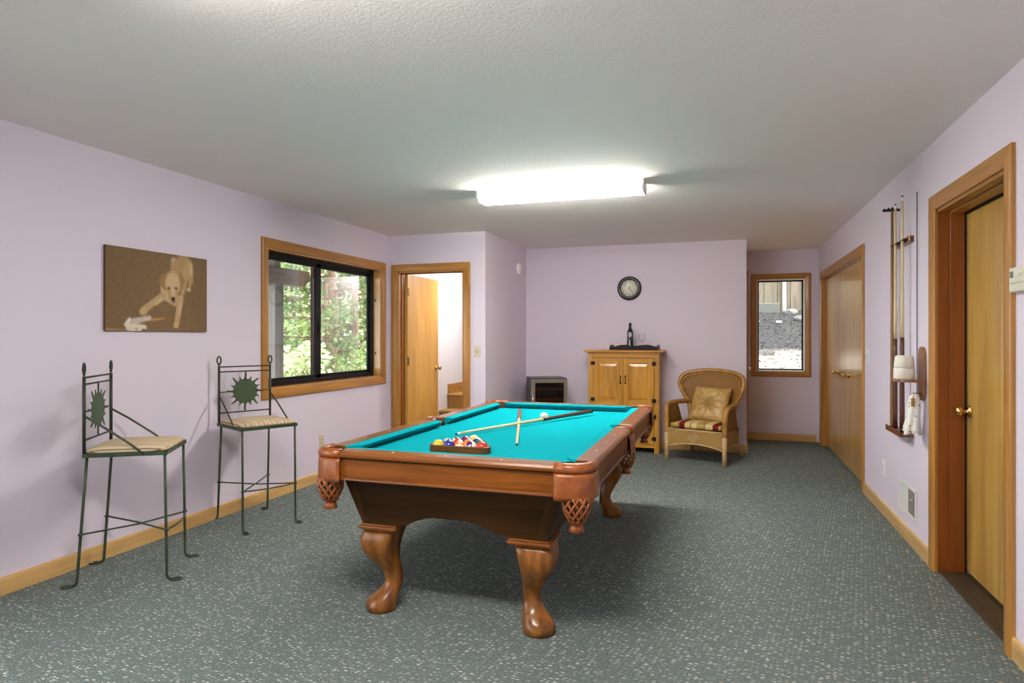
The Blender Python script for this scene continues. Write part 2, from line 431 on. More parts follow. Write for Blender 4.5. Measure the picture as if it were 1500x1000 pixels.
# ---- door_3: closet in the right wall, four folding panels
d3 = struct(empty('door_3'))
casing(d3, 'x', CY0, CY1, 0, CZ, XR, -1, w=.07)
for y0, y1 in ((CY0, CY0+.016), (CY1-.016, CY1)): box(XR, XR+.12, y0, y1, 0, CZ).obj('jamb', oak('z'), d3)
box(XR, XR+.12, CY0, CY1, CZ-.016, CZ).obj('jamb', oak('y'), d3)
BF = wood('folding_door', (.48, .25, .06), (.62, .36, .10), 'z', rough=.3, coat=.5, fine=20, along=.8, big=4)
w = (CY1-CY0-.032-.02)/4
for i in range(4):
    y = CY0+.020+i*(w+.004)
    p = box(XR+.045, XR+.078, y, y+w, .012, CZ-.03).obj('door_panel', BF, d3, .002)
    if i in (1, 2): knob(p, XR+.045, y+w*.5, .945, (-1, 0, 0), r=.018)
box(XR+.1, XR+.2, CY0-.01, CY1+.01, 0, CZ+.02).obj('closet_back', mat('closet_dark', (.1, .08, .06), .9), d3)
box(XR+.05, XR+.075, CY0+.016, CY1-.016, CZ-.028, CZ-.016).obj('track', BRASS, d3)

# ---- door_4: closed door in the left side of the nook, seen edge on
d4 = struct(empty('door_4'))
casing(d4, 'x', N0, N1, 0, NZ, XD, 1, w=.07)
lf = box(XD-.05, XD-.012, N0+.004, N1-.004, .012, NZ-.004).obj('door_panel', doorw('z'), d4)
knob(lf, XD-.012, N0+.075, .94, (1, 0, 0), CHROME)

# ---- stair hall behind door_1
HALL = mat('hall_paint', (.72, .74, .77), .8)
struct(box(XL+.0, XL+.05, Y1+.12, 9.9, 0, HC+.6).obj('wall_hall_left', HALL))
struct(box(XL, XB-.12, 9.9, 10.0, 0, HC+.6).obj('wall_hall_back', HALL))
struct(box(XB-.12, XB-.07, Y2+.12, 10.0, 0, HC+.6).obj('wall_hall_right', HALL))
struct(box(XL-.05, XB-.0, Y3+.1, 10.05, HC, HC+.1).obj('ceiling_hall', HALL))
tan = mat('tan_carpet', (.42, .25, .09), .95, spec=.1)
bump(tan, tex_noise(tan, coords(tan), 220, 3, .7), .5, .005)
st = struct(empty('trim_stairs'))
for i, (y0, y1, z) in enumerate(((7.30, 7.54, .19), (7.54, 7.79, .385), (7.79, 9.9, .575))):
    m = MB(); m.prism([(y0, 0), (y1, 0), (y1, z), (y0-.015, z), (y0-.022, z-.012), (y0-.015, z-.03), (y0, z-.03)], XL+.05, XB-.12, 'yz')
    m.obj('step', tan, st)
box(XL+.05, XL+.066, 7.79, 9.9, .575, .70).obj('skirt_board', oak('y'), st, .002)

# ------------------------------------------------------------------ ceiling lights
DIFF = bpy.data.materials.new('lit_diffuser'); DIFF.use_nodes = True
_b = DIFF.node_tree.nodes['Principled BSDF']; _b.inputs['Base Color'].default_value = (.9, .9, .9, 1)
_b.inputs['Emission Color'].default_value = (1, .955, .88, 1); _b.inputs['Emission Strength'].default_value = FIX_POWER
WHM = mat('white_enamel', (.85, .85, .84), .4)
def fixture(name, label, x0, x1, yc):
    t = thing(name, label, 'ceiling light', ((x0+x1)/2, yc, HC))
    L = (x1-x0)/2
    sec = [(-.097, 0), (-.097, -.0082), (.097, -.0082), (.097, 0)]
    MB().prism(sec, -L, L, 'yz').obj('housing', WHM, t)
    sec = [(-.096, -.008), (-.103, -.048), (-.068, -.082), (.068, -.082), (.103, -.048), (.096, -.008)]
    MB().prism(sec, -L+.012, L-.012, 'yz').obj('diffuser', DIFF, t)
    sec = [(-.098, 0), (-.105, -.048), (-.070, -.084), (.070, -.084), (.105, -.048), (.098, 0)]
    for a, b in ((-L-.002, -L+.012), (L-.012, L+.002)): MB().prism(sec, a, b, 'yz').obj('end_cap', WHM, t, .002)
    return t
fixture('fluorescent_light', 'long white fluorescent light lit on the ceiling above the pool table', -1.79, -.535, 4.66)
fixture('fluorescent_light', 'second fluorescent light on the ceiling nearest the camera', -1.62, -.37, 1.28)

# smoke detector on the side wall
t = thing('smoke_detector', 'round white smoke detector high on the lilac side wall', 'smoke detector', (XB, 7.46, 2.162))
MB().lathe([(.066, 0), (.068, .012), (.064, .026), (.05, .034), (.001, .036)], 28, axis='x').obj('body', WHM, t)
MB().lathe([(.020, .0355), (.021, .040), (.001, .042)], 16, axis='x').obj('button', mat('off_white', (.7, .69, .66), .5), t)

# ------------------------------------------------------------------ pool table
TX, TY = -1.165, 3.767
pt = thing('pool_table', 'mahogany pool table with turquoise cloth and leather drop pockets', 'pool table', (TX, TY, 0))
AX, AY = .655, 1.222; ZT = .80; ZA = .765; ZB = .757
FELT = felt()
LEA = mat('tan_leather', (.42, .125, .030), .38, coat=.25)
_f = tex_noise(LEA, coords(LEA), 26, 4, .6); setc(LEA, ramp(LEA, _f, [(.3, (.19, .043, .006)), (.7, (.32, .090, .017))]))
bump(LEA, tex_noise(LEA, coords(LEA), 160, 3, .6), .1, .002)
# bed cloth with pocket notches
def arc(cx, cy, r, a0, a1, n=8): return [(cx+r*math.cos(a0+(a1-a0)*i/n), cy+r*math.sin(a0+(a1-a0)*i/n)) for i in range(n+1)]
bx, by = AX-.09, AY-.09
R0 = .062
poly = []
poly += arc(bx-.0, -by, R0+.02, PI, PI/2)
poly += arc(bx+.03, 0, .055, -PI*.78, -PI*1.22)
poly += arc(bx, by, R0+.02, -PI/2, -PI)
poly += arc(-bx, by, R0+.02, 0, -PI/2)
poly += arc(-bx-.03, 0, .055, PI*.22, -PI*.22)
poly += arc(-bx, -by, R0+.02, PI/2, 0)
MB().prism(poly, ZB-.028, ZB, 'xy').obj('bed_cloth', FELT, pt)
MB().lathe([(.0005, .0004), (.010, .0004), (.0105, 0)], 14, (0, by-.56, ZB)).obj('foot_spot', mat('spot_dark', (.02, .08, .09), .9), pt)
WSIGHT = mat('pearl_sight', (.85, .82, .72), .3)
def rail(axis, side, a, b, ca, cb):
    """wood rail, cushion, apron along one stretch. axis 'y': long side rail at x=side*AX; a..b the run of the wood; ca, cb: nose ends of the cushion"""
    if axis == 'y': A, P = AX, (lambda u, w, z: (side*u, w, z))
    else: A, P = AY, (lambda u, w, z: (w, side*u, z))
    def sweep(sec, a, b, nm, m, bev=0, ends=None):
        R = []
        for i, e in enumerate((a, b)):
            R.append([P(u, e if ends is None else ends(u, i), z) for u, z in sec])
        return MB().rings(R, True, True, True, False).obj(nm, m, pt, bev)
    sec = [(A-.090, ZB), (A-.090, ZT), (A-.012, ZT), (A-.002, ZT-.004), (A+.004, ZT-.013), (A+.003, ZT-.024), (A-.004, ZT-.031), (A-.015, ZT-.034), (A-.03, ZT-.034)]
    r = sweep(sec, a, b, 'rail', mahog(axis), .0015)
    # cushion, cut back at its ends towards the pockets
    sec = [(A-.0905, ZT-.001), (A-.130, ZT-.002), (A-.141, ZT-.004), (A-.143, ZT-.008), (A-.100, ZB+.001), (A-.0905, ZB+.001)]
    def ends(u, i):
        t = (A-.0905-u)/.0525
        e = (a, b)[i]; n = (ca, cb)[i]
        return e+(n-e)*max(0, min(1, t))
    sweep(sec, a, b, 'cushion', FELT, 0, ends)
    sec = [(A-.030, ZT-.036), (A-.012, ZT-.036), (A-.014, ZA-.085), (A-.032, ZA-.085)]
    ap = sweep(sec, a, b, 'apron', mahog2(axis), .001)
    sec = [(A-.034, ZA-.085), (A-.012, ZA-.085), (A-.006, ZA-.089), (A-.005, ZA-.095), (A-.010, ZA-.099), (A-.034, ZA-.099)]
    R = [[P(u, e, z) for u, z in sec] for e in (a, b)]
    MB().rings(R, True, True, True, False).obj('molding', mahog(axis), ap)
    # three sights
    for q in (.25, .5, .75):
        lo, hi = (a, b)
        w = lo+(hi-lo)*q
        c = P(A-.048, w, ZT)
        MB().lathe([(.0055, -.001), (.0055, .0006), (.0005, .0008)], 10, c).obj('sight', WSIGHT, r)
for sx in (-1, 1):
    rail('y', sx, -AY+.135, -.070, -AY+.205, -.082)
    rail('y', sx, .070, AY-.135, .082, AY-.205)
for sy in (-1, 1):
    rail('x', sy, -AX+.135, AX-.135, -AX+.205, AX-.205)

def net_basket(parent, c, r0, z0, z1):
    """criss-cross leather net and the flared tassel end under a pocket"""
    def rad(t): return r0*(.96+.16*math.sin(PI*min(1, t*1.15))-.42*t*t)
    n = 11
    m = MB()
    for d in (-1, 1):
        for i in range(n):
            pts = []
            for k in range(9):
                t = k/8; a = 2*PI*i/n+d*t*1.35
                pts.append((c[0]+rad(t)*math.cos(a), c[1]+rad(t)*math.sin(a), z0+(z1-z0)*t))
            m.tube(pts, .0052, 5)
    b = stuff(m.obj('net', LEA, parent))
    r1 = rad(1)
    MB().lathe([(r1+.004, z1+.010), (r1+.001, z1), (r1*.80, z1-.006), (r1*.9, z1-.016), (r1*1.12, z1-.036), (r1*.95, z1-.037), (r1*.7, z1-.012)], 20, (c[0], c[1], 0), caps=(False, True)).obj('tassel', LEA, parent)

def corner_pocket(sx, sy):
    def P(x, y, z): return (sx*x, sy*y, z)
    cx, cy = AX-.092, AY-.092; ro = .098; ri = .058; ex = .058
    path = [(cx-ex, cy, PI/2)]+[(cx, cy, PI/2*(1-i/12)) for i in range(13)]+[(cx, cy-ex, 0)]
    # lip
    R = []
    for (px, py, a) in path:
        ring = []
        for r, z in [(ri, ZT-.02), (ri, ZT-.002), (ri+.012, ZT+.007), (ro-.022, ZT+.009), (ro-.004, ZT+.004), (ro+.004, ZT-.010), (ro+.003, ZT-.024), (ro-.006, ZT-.034), (ro-.02, ZT-.036)]:
            ring.append(P(px+r*math.cos(a), py+r*math.sin(a), z))
        R.append(ring)
    pk = MB().rings(R, True, True, True).obj('corner_pocket', LEA, pt)
    # skirt with scalloped hem
    n = len(path); top, out = [], []
    rings = []
    zs = [ZT-.036, ZT-.060, ZT-.10, ZT-.125, 0]
    fine = []
    for i in range(n-1):
        for k in range(3):
            t = k/3; p, q = path[i], path[i+1]; fine.append(tuple(p[j]+(q[j]-p[j])*t for j in range(3)))
    fine.append(path[-1])
    nf = len(fine)
    for i, (px, py, a) in enumerate(fine):
        s = i/(nf-1); hem = ZT-.137-.020*math.sin(PI*s)-.007*math.cos(6*PI*s)
        ring = []
        for t, r in ((0, ro-.004), (.15, ro-.001), (.5, ro), (.85, ro+.001), (1, ro-.002)):
            ring.append(P(px+r*math.cos(a), py+r*math.sin(a), (ZT-.034)+(hem-ZT+.034)*t))
        rings.append(ring)
    MB().rings(rings, False, False, False).obj('skirt', LEA, pk, solid=.007)
    MB().lathe([(ri-.001, ZT-.01), (ri+.002, ZA-.06), (ri-.004, ZA-.11)], 24, P(cx, cy, 0), caps=(False, False)).obj('liner', mat('dark_leather', (.10, .035, .014), .6), pk)
    net_basket(pk, P(AX-.066, AY-.050, 0), .054, ZA-.095, ZA-.205)
for sx in (-1, 1):
    for sy in (-1, 1): corner_pocket(sx, sy)
def side_pocket(sx):
    def P(x, y, z): return (sx*x, y, z)
    cx = AX-.052; ro = .067; ri = .047
    R = []
    A = [PI/2-PI*i/14 for i in range(15)]
    for px, a in [(cx-.035, PI/2)]+[(cx, a) for a in A]+[(cx-.035, -PI/2)]:
        R.append([P(px+r*math.cos(a), r*math.sin(a), z) for r, z in [(ri, ZT-.02), (ri, ZT-.001), (ri+.006, ZT+.006), (ro-.006, ZT+.007), (ro+.002, ZT), (ro+.003, ZT-.02), (ro-.006, ZT-.034)]])
    pk = MB().rings(R, True, True, True).obj('side_pocket', LEA, pt)
    rings = []
    for i in range(25):
        y = -.066+.132*i/24; s = i/24; hem = ZT-.140-.012*math.sin(PI*s)-.006*math.cos(4*PI*s)
        bul = .016*math.sin(PI*s)
        rings.append([P(AX-.010+bul, y, ZT-.034), P(AX+bul, y, ZT-.07), P(AX+bul+.002, y, hem)])
    MB().rings(rings, False, False, False).obj('skirt', LEA, pk, solid=.007)
    MB().lathe([(ri, ZT-.01), (ri, ZA-.06), (ri-.004, ZA-.11)], 20, P(cx, 0, 0), caps=(False, False)).obj('liner', mat('dark_leather', (.10, .035, .014), .6), pk)
    net_basket(pk, P(AX-.03, 0, 0), .048, ZA-.10, ZA-.20)
for sx in (-1, 1): side_pocket(sx)

# cabinet body: four raked panels with arched lower edges, corner posts, caps and cabriole legs
CT, CB = ZA-.10, .432
CO = -.022
def hw(z): t = (CT-z)/(CT-CB); return .530+(.455-.530)*t
def hl(z): t = (CT-z)/(CT-CB); return 1.115+(1.062-1.115)*t
def panel(side, axis):
    rings = []
    N = 32
    for i in range(N+1):
        s = -1+2*i/N
        a = abs(s); flat = .66 if axis == 'x' else .82
        rise = .062*(1-max(0, (a-.15)/(flat-.15))**2*(3-2*max(0, (a-.15)/(flat-.15)))) if a < flat else 0
        rise = max(0, rise)
        zb = CB+rise
        ring = []
        for t in (0, .25, .5, .75, 1):
            z = CT+(zb-CT)*t
            if axis == 'x': ring.append((CO+s*(hw(z)-.004), side*(hl(z)-.006), z))
            else: ring.append((CO+side*(hw(z)-.006), s*(hl(z)-.004), z))
        rings.append(ring)
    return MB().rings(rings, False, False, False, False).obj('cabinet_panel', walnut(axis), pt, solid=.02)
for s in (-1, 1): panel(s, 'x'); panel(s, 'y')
MB().box(-.55, .55, -1.1, 1.1, CT-.02, CT+.0).obj('slate_frame', walnut('y'), pt)
for sx in (-1, 1):
    for sy in (-1, 1):
        rings = []
        for z in (CT, CB):
            x, y = hw(z), hl(z); q = [(x+.004, y+.006), (x+.004, y-.048), (x-.016, y-.048), (x-.016, y-.014), (x-.048, y-.014), (x-.048, y+.006)]
            rings.append([(CO+sx*a, sy*b, z) for a, b in q])
        MB().rings(rings, True, True, True, False).obj('corner_post', walnut('z'), pt, .003)
        lx, ly = .380, .978
        cap = MB()
        for e, z0, z1 in ((.012, .432, .424), (.020, .424, .410), (.010, .410, .402)):
            cap.box(*sorted((CO+sx*(lx-.095-e*.5), CO+sx*(.455+e))), *sorted((sy*(ly-.095-e*.5), sy*(1.062+e))), z1, z0)
        cap.obj('leg_cap', mahog('x'), pt, .004)
        # cabriole leg lofted from a squarish knee to a round foot
        prof = [(.402, .0, .080, 14), (.375, .010, .082, 14), (.340, .018, .080, 12), (.30, .018, .073, 9), (.26, .008, .062, 6), (.22, -.008, .051, 4), (.18, -.022, .043, 3),
                (.14, -.028, .040, 2.5), (.11, -.022, .045, 2.2), (.082, -.006, .056, 2.1), (.058, .010, .067, 2), (.034, .018, .074, 2), (.014, .018, .073, 2), (0, .017, .066, 2)]
        prof = [(z, u*1.35, h, e) for z, u, h, e in prof]
        rings = []
        for i, (z, u, h, e) in enumerate(prof):
            ring = []
            for j in range(32):
                a = 2*PI*(j+.5)/32; c, s_ = math.cos(a), math.sin(a)
                k = (abs(c)**e+abs(s_)**e)**(-1/e)
                ring.append((CO+sx*(lx+u*.75)+h*k*c, sy*(ly+u*.75)+h*k*s_, z))
            rings.append(ring)
        MB().rings(rings, True, True, True).obj('leg', legw('z'), pt)
del rings

# ------------------------------------------------------------------ balls, rack, cues on the table
def xy(x, y): return (x, y)
ra = Vector((-1.385, 2.892)); rb = Vector((-1.084, 2.898))
rx = (rb-ra).normalized(); ry = Vector((-rx.y, rx.x))
rmid = (ra+rb)/2
BR = .0286
rack = thing('ball_rack', 'brown wooden triangle rack around the pool balls on turquoise cloth', 'rack', (rmid.x, rmid.y, ZB), math.atan2(rx.y, rx.x))
# rounded triangle ring; inner inradius fits five balls a side
def tri(off, n=6):
    # ball triangle corners in local frame: base row y = 0 .. apex
    s = 4*2*BR; h = s*math.sqrt(3)/2
    C = [(-s/2, .0), (s/2, .0), (0, h)]
    out = []
    for (cx, cy), a0 in zip(C, (PI*7/6, -PI/2, PI/6)):
        a0 = {0: -PI*7/6, 1: -PI/2, 2: PI/6}[C.index((cx, cy))]
        out += [(cx+off*math.cos(a0+2*PI/3*i/n), cy+off*math.sin(a0+2*PI/3*i/n)) for i in range(n+1)]
    return out
i_, o_ = tri(BR+.0015), tri(BR+.016)
y_sh = .028
rings = []
for z in (.0005, .034):
    pass
RK = wood('rack', (.07, .026, .005), (.16, .062, .013), 'x', rough=.4, coat=.05, spec=.25)
pin = [(x, y+y_sh) for x, y in i_]; pou = [(x, y+y_sh) for x, y in o_]
n = len(pin)
R = [[(x, y, .0015) for x, y in pou], [(x, y, .033) for x, y in pou], [(x, y, .036) for x, y in [(p[0]*.6+q[0]*.4, p[1]*.6+q[1]*.4) for p, q in zip(pou, pin)]], [(x, y, .034) for x, y in pin], [(x, y, .0015) for x, y in pin]]
MB().rings(R, True, False, False, False).obj('frame', RK, rack, 0)

BALLC = {1: (.80, .52, .06), 2: (.01, .03, .32), 3: (.66, .03, .02), 4: (.09, .015, .16), 5: (.80, .20, .02), 6: (.0, .13, .055), 7: (.20, .012, .018), 8: (.008, .008, .010)}
NAMES = {1: 'yellow', 2: 'blue', 3: 'red', 4: 'purple', 5: 'orange', 6: 'green', 7: 'maroon', 8: 'black'}
IVORY = (.80, .74, .58)
def ball_mat(num):
    key = 'ball_%d' % num
    if key in MC: return MC[key]
    c = BALLC[num if num <= 8 else num-8]
    m = mat(key, c, .08, coat=.5)
    if num > 8:
        N, L, b = nt(m); tc = N.new('ShaderNodeTexCoord'); sp = N.new('ShaderNodeSeparateXYZ'); L.new(tc.outputs['Object'], sp.inputs[0])
        ab = math_n(m, 'ABSOLUTE', sp.outputs[2])
        setc(m, mixc(m, math_n(m, 'GREATER_THAN', ab, BR*.52), c, IVORY))
    return m
def uvs(r, n=28, k=16):
    pr = [(max(r*math.sin(PI*i/k), 1e-5), -r*math.cos(PI*i/k)) for i in range(k+1)]
    return MB().lathe(pr, n, caps=(False, False))
BALLME = uvs(BR).mesh('pool_ball')
SPOT = mat('ivory_spot', IVORY, .1, coat=.4); INK = mat('ink', (.015, .015, .015), .4)
def cap(r, half):
    pr = [(max(r*math.sin(half*i/4), 1e-5), r*math.cos(half*i/4)) for i in range(4, -1, -1)]
    return MB().lathe(pr, 18, caps=(False, False)).mesh('number_spot')
SPOTME = cap(BR+.0003, .40)
ROWS = [[1, 2, 13, 12, 3], [8, 11, 5, 6], [15, 7, 10], [4, 9], [14]]
LBL = {0: ['at the left end of the front row in the rack', 'second in the front row, beside the yellow ball', 'middle of the front row', 'fourth in the front row beside the red ball', 'right end of the front row in the rack'],
       1: ['in the second row behind the blue ball', 'in the second row behind the middle ball', 'in the second row behind the purple striped ball', 'in the second row behind the red ball'],
       2: ['in the third row, left end', 'middle of the third row', 'in the third row, right end'], 3: ['in the fourth row, left', 'in the fourth row, right'], 4: ['at the far point of the rack']}
rng = random.Random(3)
for r_, row in enumerate(ROWS):
    for i, num in enumerate(row):
        lx = (i-(len(row)-1)/2)*2*BR; ly = y_sh+r_*BR*math.sqrt(3)
        w = rmid+rx*lx+ry*ly
        nm = NAMES[num if num <= 8 else num-8]
        o = bpy.data.objects.new('pool_ball', BALLME.copy() if False else BALLME); COL.objects.link(o)
        me = BALLME.copy(); me.materials.clear(); me.materials.append(ball_mat(num)); o.data = me
        o.location = (w.x, w.y, ZB+BR+.0002)
        o.rotation_euler = (rng.uniform(0, PI), rng.uniform(-1, 1), rng.uniform(0, 2*PI))
        if num == 13: o.rotation_euler = (math.radians(-60), .15, .3)
        if num == 12: o.rotation_euler = (math.radians(10), math.radians(80), .25)
        tag(o, ('%s pool ball ' % (nm if num <= 8 else nm+' striped white'))+LBL[r_][i], 'ball', 'pool balls in the wooden rack')
        M = Euler((math.radians(90), 0, 0)).to_matrix().to_4x4() if num > 8 else Matrix.Identity(4)
        if num == 2: pass
        sp = bpy.data.objects.new('number_spot', SPOTME); COL.objects.link(sp); sp.parent = o; sp.rotation_euler = M.to_euler()
        if not SPOTME.materials: SPOTME.materials.append(SPOT)
        font('number', str(num), .013, INK, sp, (0, 0, BR+.0004), (0, 0, 0), .0003)
ob = bpy.data.objects.new('cue_ball', BALLME.copy()); COL.objects.link(ob); ob.data.materials.clear(); ob.data.materials.append(mat('cue_ball', (.82, .77, .58), .1, coat=.4))
ob.location = (-1.157, 4.20, ZB+BR); tag(ob, 'ivory white cue ball on the turquoise cloth beside the crossed cues', 'ball')

def cue(name, label, tip, butt, zt, zb, dark, butt_frac=.42, group=None):
    """pool cue from tip to butt: tip, ferrule, shaft, wrap, butt, cap"""
    tip = Vector((*tip, zt)) if len(tip) == 2 else Vector(tip); butt = Vector((*butt, zb)) if len(butt) == 2 else Vector(butt)
    L = (butt-tip).length; d = (butt-tip)/L
    t = thing(name, label, 'cue', tip, 0, group)
    t.rotation_mode = 'QUATERNION'; t.rotation_quaternion = Vector((0, 0, 1)).rotation_difference(d)
    r0, r1 = .0065, .0145
    def rad(z): return r0+(r1-r0)*(z/L)**.9
    zb_ = L*(1-butt_frac)
    MB().lathe([(.0045, 0), (.0062, .002), (.0064, .010)], 14).obj('tip', mat('blue_chalk', (.01, .10, .13), .9), t)
    MB().lathe([(.0064, .010), (.0065, .034)], 14).obj('ferrule', mat('ferrule_white', (.85, .83, .78), .3), t)
    MB().lathe([(rad(.034+(zb_-.034)*i/8), .034+(zb_-.034)*i/8) for i in range(9)], 14).obj('shaft', wood('cue_shaft', (.62, .47, .24), (.74, .60, .36), 'z', fine=90), t)
    MB().lathe([(rad(zb_+(L-.02-zb_)*i/6), zb_+(L-.02-zb_)*i/6) for i in range(7)], 14).obj('butt', dark, t)
    MB().lathe([(r1, L-.02), (r1+.0004, L-.016), (r1, L-.002), (r1*.7, L)], 14).obj('bumper', BLACK, t)
    return t
BUTT1 = wood('cue_butt_dark', (.055, .016, .010), (.13, .036, .018), 'z'); BUTT2 = wood('cue_butt_rose', (.16, .035, .022), (.30, .085, .055), 'z')
r = .0145
cue('pool_cue', 'pool cue with dark butt lying across the second cue on the cloth', (-1.453, 3.375), (-.905, 4.585), ZB+.0145, ZB+.031, BUTT1)
cue('pool_cue', 'pool cue with rosewood butt lying beneath the crossing cue', (-1.025, 3.185), (-1.462, 4.62), ZB+.0068, ZB+.0152, BUTT2, .36)

# ------------------------------------------------------------------ bar stools
GRN = mat('green_metal', (.055, .085, .045), .45, spec=.5)
_f = tex_noise(GRN, coords(GRN), 14, 3, .6); setc(GRN, ramp(GRN, _f, [(.35, (.028, .044, .021)), (.7, (.052, .082, .042))]))
GRND = mat('green_metal_dark', (.024, .034, .018), .5)
def stripe_fabric():
    m = mat('striped_seat_fabric', (.6, .5, .36), .9, spec=.1); N, L, b = nt(m)
    tc = N.new('ShaderNodeTexCoord'); sp = N.new('ShaderNodeSeparateXYZ'); L.new(tc.outputs['Object'], sp.inputs[0])
    x = math_n(m, 'MULTIPLY', sp.outputs[0], 11.0)
    fr = math_n(m, 'FRACT', math_n(m, 'ADD', x, 20.0))
    c = ramp(m, fr, [(0, (.60, .47, .30)), (.16, (.22, .15, .09)), (.20, (.62, .50, .33)), (.36, (.36, .24, .13)), (.46, (.62, .50, .34)), (.56, (.30, .17, .10)), (.60, (.60, .48, .32)), (.78, (.34, .27, .16)), (.88, (.64, .52, .36))], True)
    setc(m, c); bump(m, tex_noise(m, coords(m), 320, 2, .6), .3, .002); return m
STRIPE = stripe_fabric()
def sun_plate():
    n = 16; pts = []
    r0, rl, rs = .088, .140, .116
    for i in range(n):
        a = 2*PI*i/n; long = i % 2 == 0; R_ = rl if long else rs
        da = 2*PI/n; wob = .07 if long else .03
        pts += [(a-da*.5, r0), (a-da*.24, r0+.004), (a-da*.12+wob*.2, r0+(R_-r0)*.45), (a-da*.05+wob*.2, r0+(R_-r0)*.75), (a+wob*.9, R_), (a+da*.05+wob*.9, R_-.004), (a+da*.10+wob*.3, r0+(R_-r0)*.7), (a+da*.14, r0+(R_-r0)*.4), (a+da*.26, r0+.004)]
    poly = [(r*math.cos(a), .925+r*math.sin(a)*1.0) for a, r in pts]
    m = MB(); n_ = len(poly)
    vs = [(x, -.202, z) for x, z in poly]+[(x, -.198, z) for x, z in poly]+[(0, -.203, .925), (0, -.197, .925)]
    fs = [(j, (j+1) % n_, (j+1) % n_+n_, j+n_) for j in range(n_)]+[(2*n_, (j+1) % n_, j) for j in range(n_)]+[(2*n_+1, j+n_, (j+1) % n_+n_) for j in range(n_)]
    return m.add(vs, fs)
def stool(label, loc, rotz):
    t = thing('bar_stool', label, 'bar stool', loc, rotz, 'green metal bar stools by the wall')
    sw = .19
    # cushion
    rings = []
    def rr(hx, hy, z, e=6):
        out = []
        for j in range(40):
            a = 2*PI*(j+.5)/40; c, s = math.cos(a), math.sin(a); k = (abs(c)**e+abs(s)**e)**(-1/e); out.append((hx*k*c, hy*k*s, z))
        return out
    rings = [rr(.194, .194, .704, 12), rr(.201, .201, .708, 12), rr(.202, .202, .716, 12), rr(.196, .196, .726, 10), rr(.17, .17, .735, 8), rr(.10, .10, .741), rr(.02, .02, .742, 3)]
    MB().rings(rings).obj('seat_cushion', STRIPE, t)
    m = MB()
    for a, b in (((-.2, -.2), (.2, -.2)), ((.2, -.2), (.2, .2)), ((.2, .2), (-.2, .2)), ((-.2, .2), (-.2, -.2))):
        x0, x1 = sorted((a[0], b[0])); y0, y1 = sorted((a[1], b[1]))
        m.box(x0-.004, x1+.004, y0-.004, y1+.004, .684, .706)
    m.obj('seat_frame', GRN, t, .001)
    m = MB().box(-.196, .196, -.196, .196, .690, .703); m.obj('seat_board', mat('seat_board', (.05, .045, .035), .8), t)
    # posts with loop tops
    for sx in (-1, 1):
        p = [(sx*sw, -.2, .69), (sx*sw, -.2, 1.115)]
        m = MB().tube(p, .0085, 8)
        loop = []
        for i in range(15):
            a = -PI/2+2*PI*i/14
            loop.append((sx*sw+.014*math.cos(a)*(1 if math.sin(a) > -.3 else .6), -.2, 1.152+.032*math.sin(a)))
        m.tube(loop, .0055, 6)
        m.obj('back_post', GRND, t)
        br = MB().tube([(sx*sw, -.2, .905), (sx*(sw+.006), -.10, .84), (sx*(sw+.010), .03, .745), (sx*(sw+.012), .09, .694)], .0062, 6)
        br.obj('side_brace', GRN, t)
    for z in (1.108, 1.072, .775): MB().tube([(-sw, -.2, z), (sw, -.2, z)], .0055, 6).obj('crossbar', GRND, t)
    s = sun_plate().obj('sun_plate', mat('green_sun', (.05, .085, .04), .5), t)
    for p, q in (((0, 1.072), (0, 1.0)), ((0, .85), (0, .775)), ((-sw, .925), (-.08, .925)), ((.08, .925), (sw, .925))): MB().tube([(p[0], -.2, p[1]), (q[0], -.2, q[1])], .0042, 6).obj('sun_stem', GRND, t)
    # legs ending in flat loops
    def leg(x, y0, y1, xo, d):
        top = Vector((x, y0, .69)); bot = Vector((x+xo, y1, .03))
        pts = [top, top.lerp(bot, .5), bot, bot+Vector((0, d*.006, -.016)), bot+Vector((0, d*.022, -.0235))]
        m = MB().tube(pts, .0075, 8)
        base = bot+Vector((0, d*.022, -.0245)); lp = []
        for i in range(13):
            a = PI+2*PI*i/12
            lp.append(base+Vector((.017*math.sin(a), d*(.027+.027*math.cos(a)), 0)))
        m.tube(lp, .0055, 6)
        m.obj('leg', GRN, t)
    for sx in (-1, 1):
        leg(sx*sw, .19, .20, 0, 1); leg(sx*(sw-.012), -.19, -.235, sx*.008, -1)
    z = .275
    F = lambda sx: (sx*sw, .198, z); B_ = lambda sx: (sx*(sw-.006), -.219, z)
    MB().tube([B_(-1), (0, 0, z+.002), F(1)], .005, 6).obj('stretcher', GRN, t)
    MB().tube([B_(1), (0, 0, z-.009), F(-1)], .005, 6).obj('stretcher', GRN, t)
    MB().tube([F(-1), (-.09, .222, z), (0, .228, z), (.09, .222, z), F(1)], .005, 6).obj('stretcher', GRN, t)
    for p in (F(1), F(-1), B_(1), B_(-1)): MB().lathe([(.0115, z-.006), (.0125, z), (.0115, z+.006)], 10, (p[0], p[1], 0)).obj('collar', GRN, t)
    return t
stool('green metal bar stool with sun back and striped seat below the dog picture', (-3.150, 2.785, 0), math.radians(-58.3))
stool('green metal bar stool with sun back and striped seat next to the wide window', (-3.190, 3.812, 0), math.radians(-115.7))

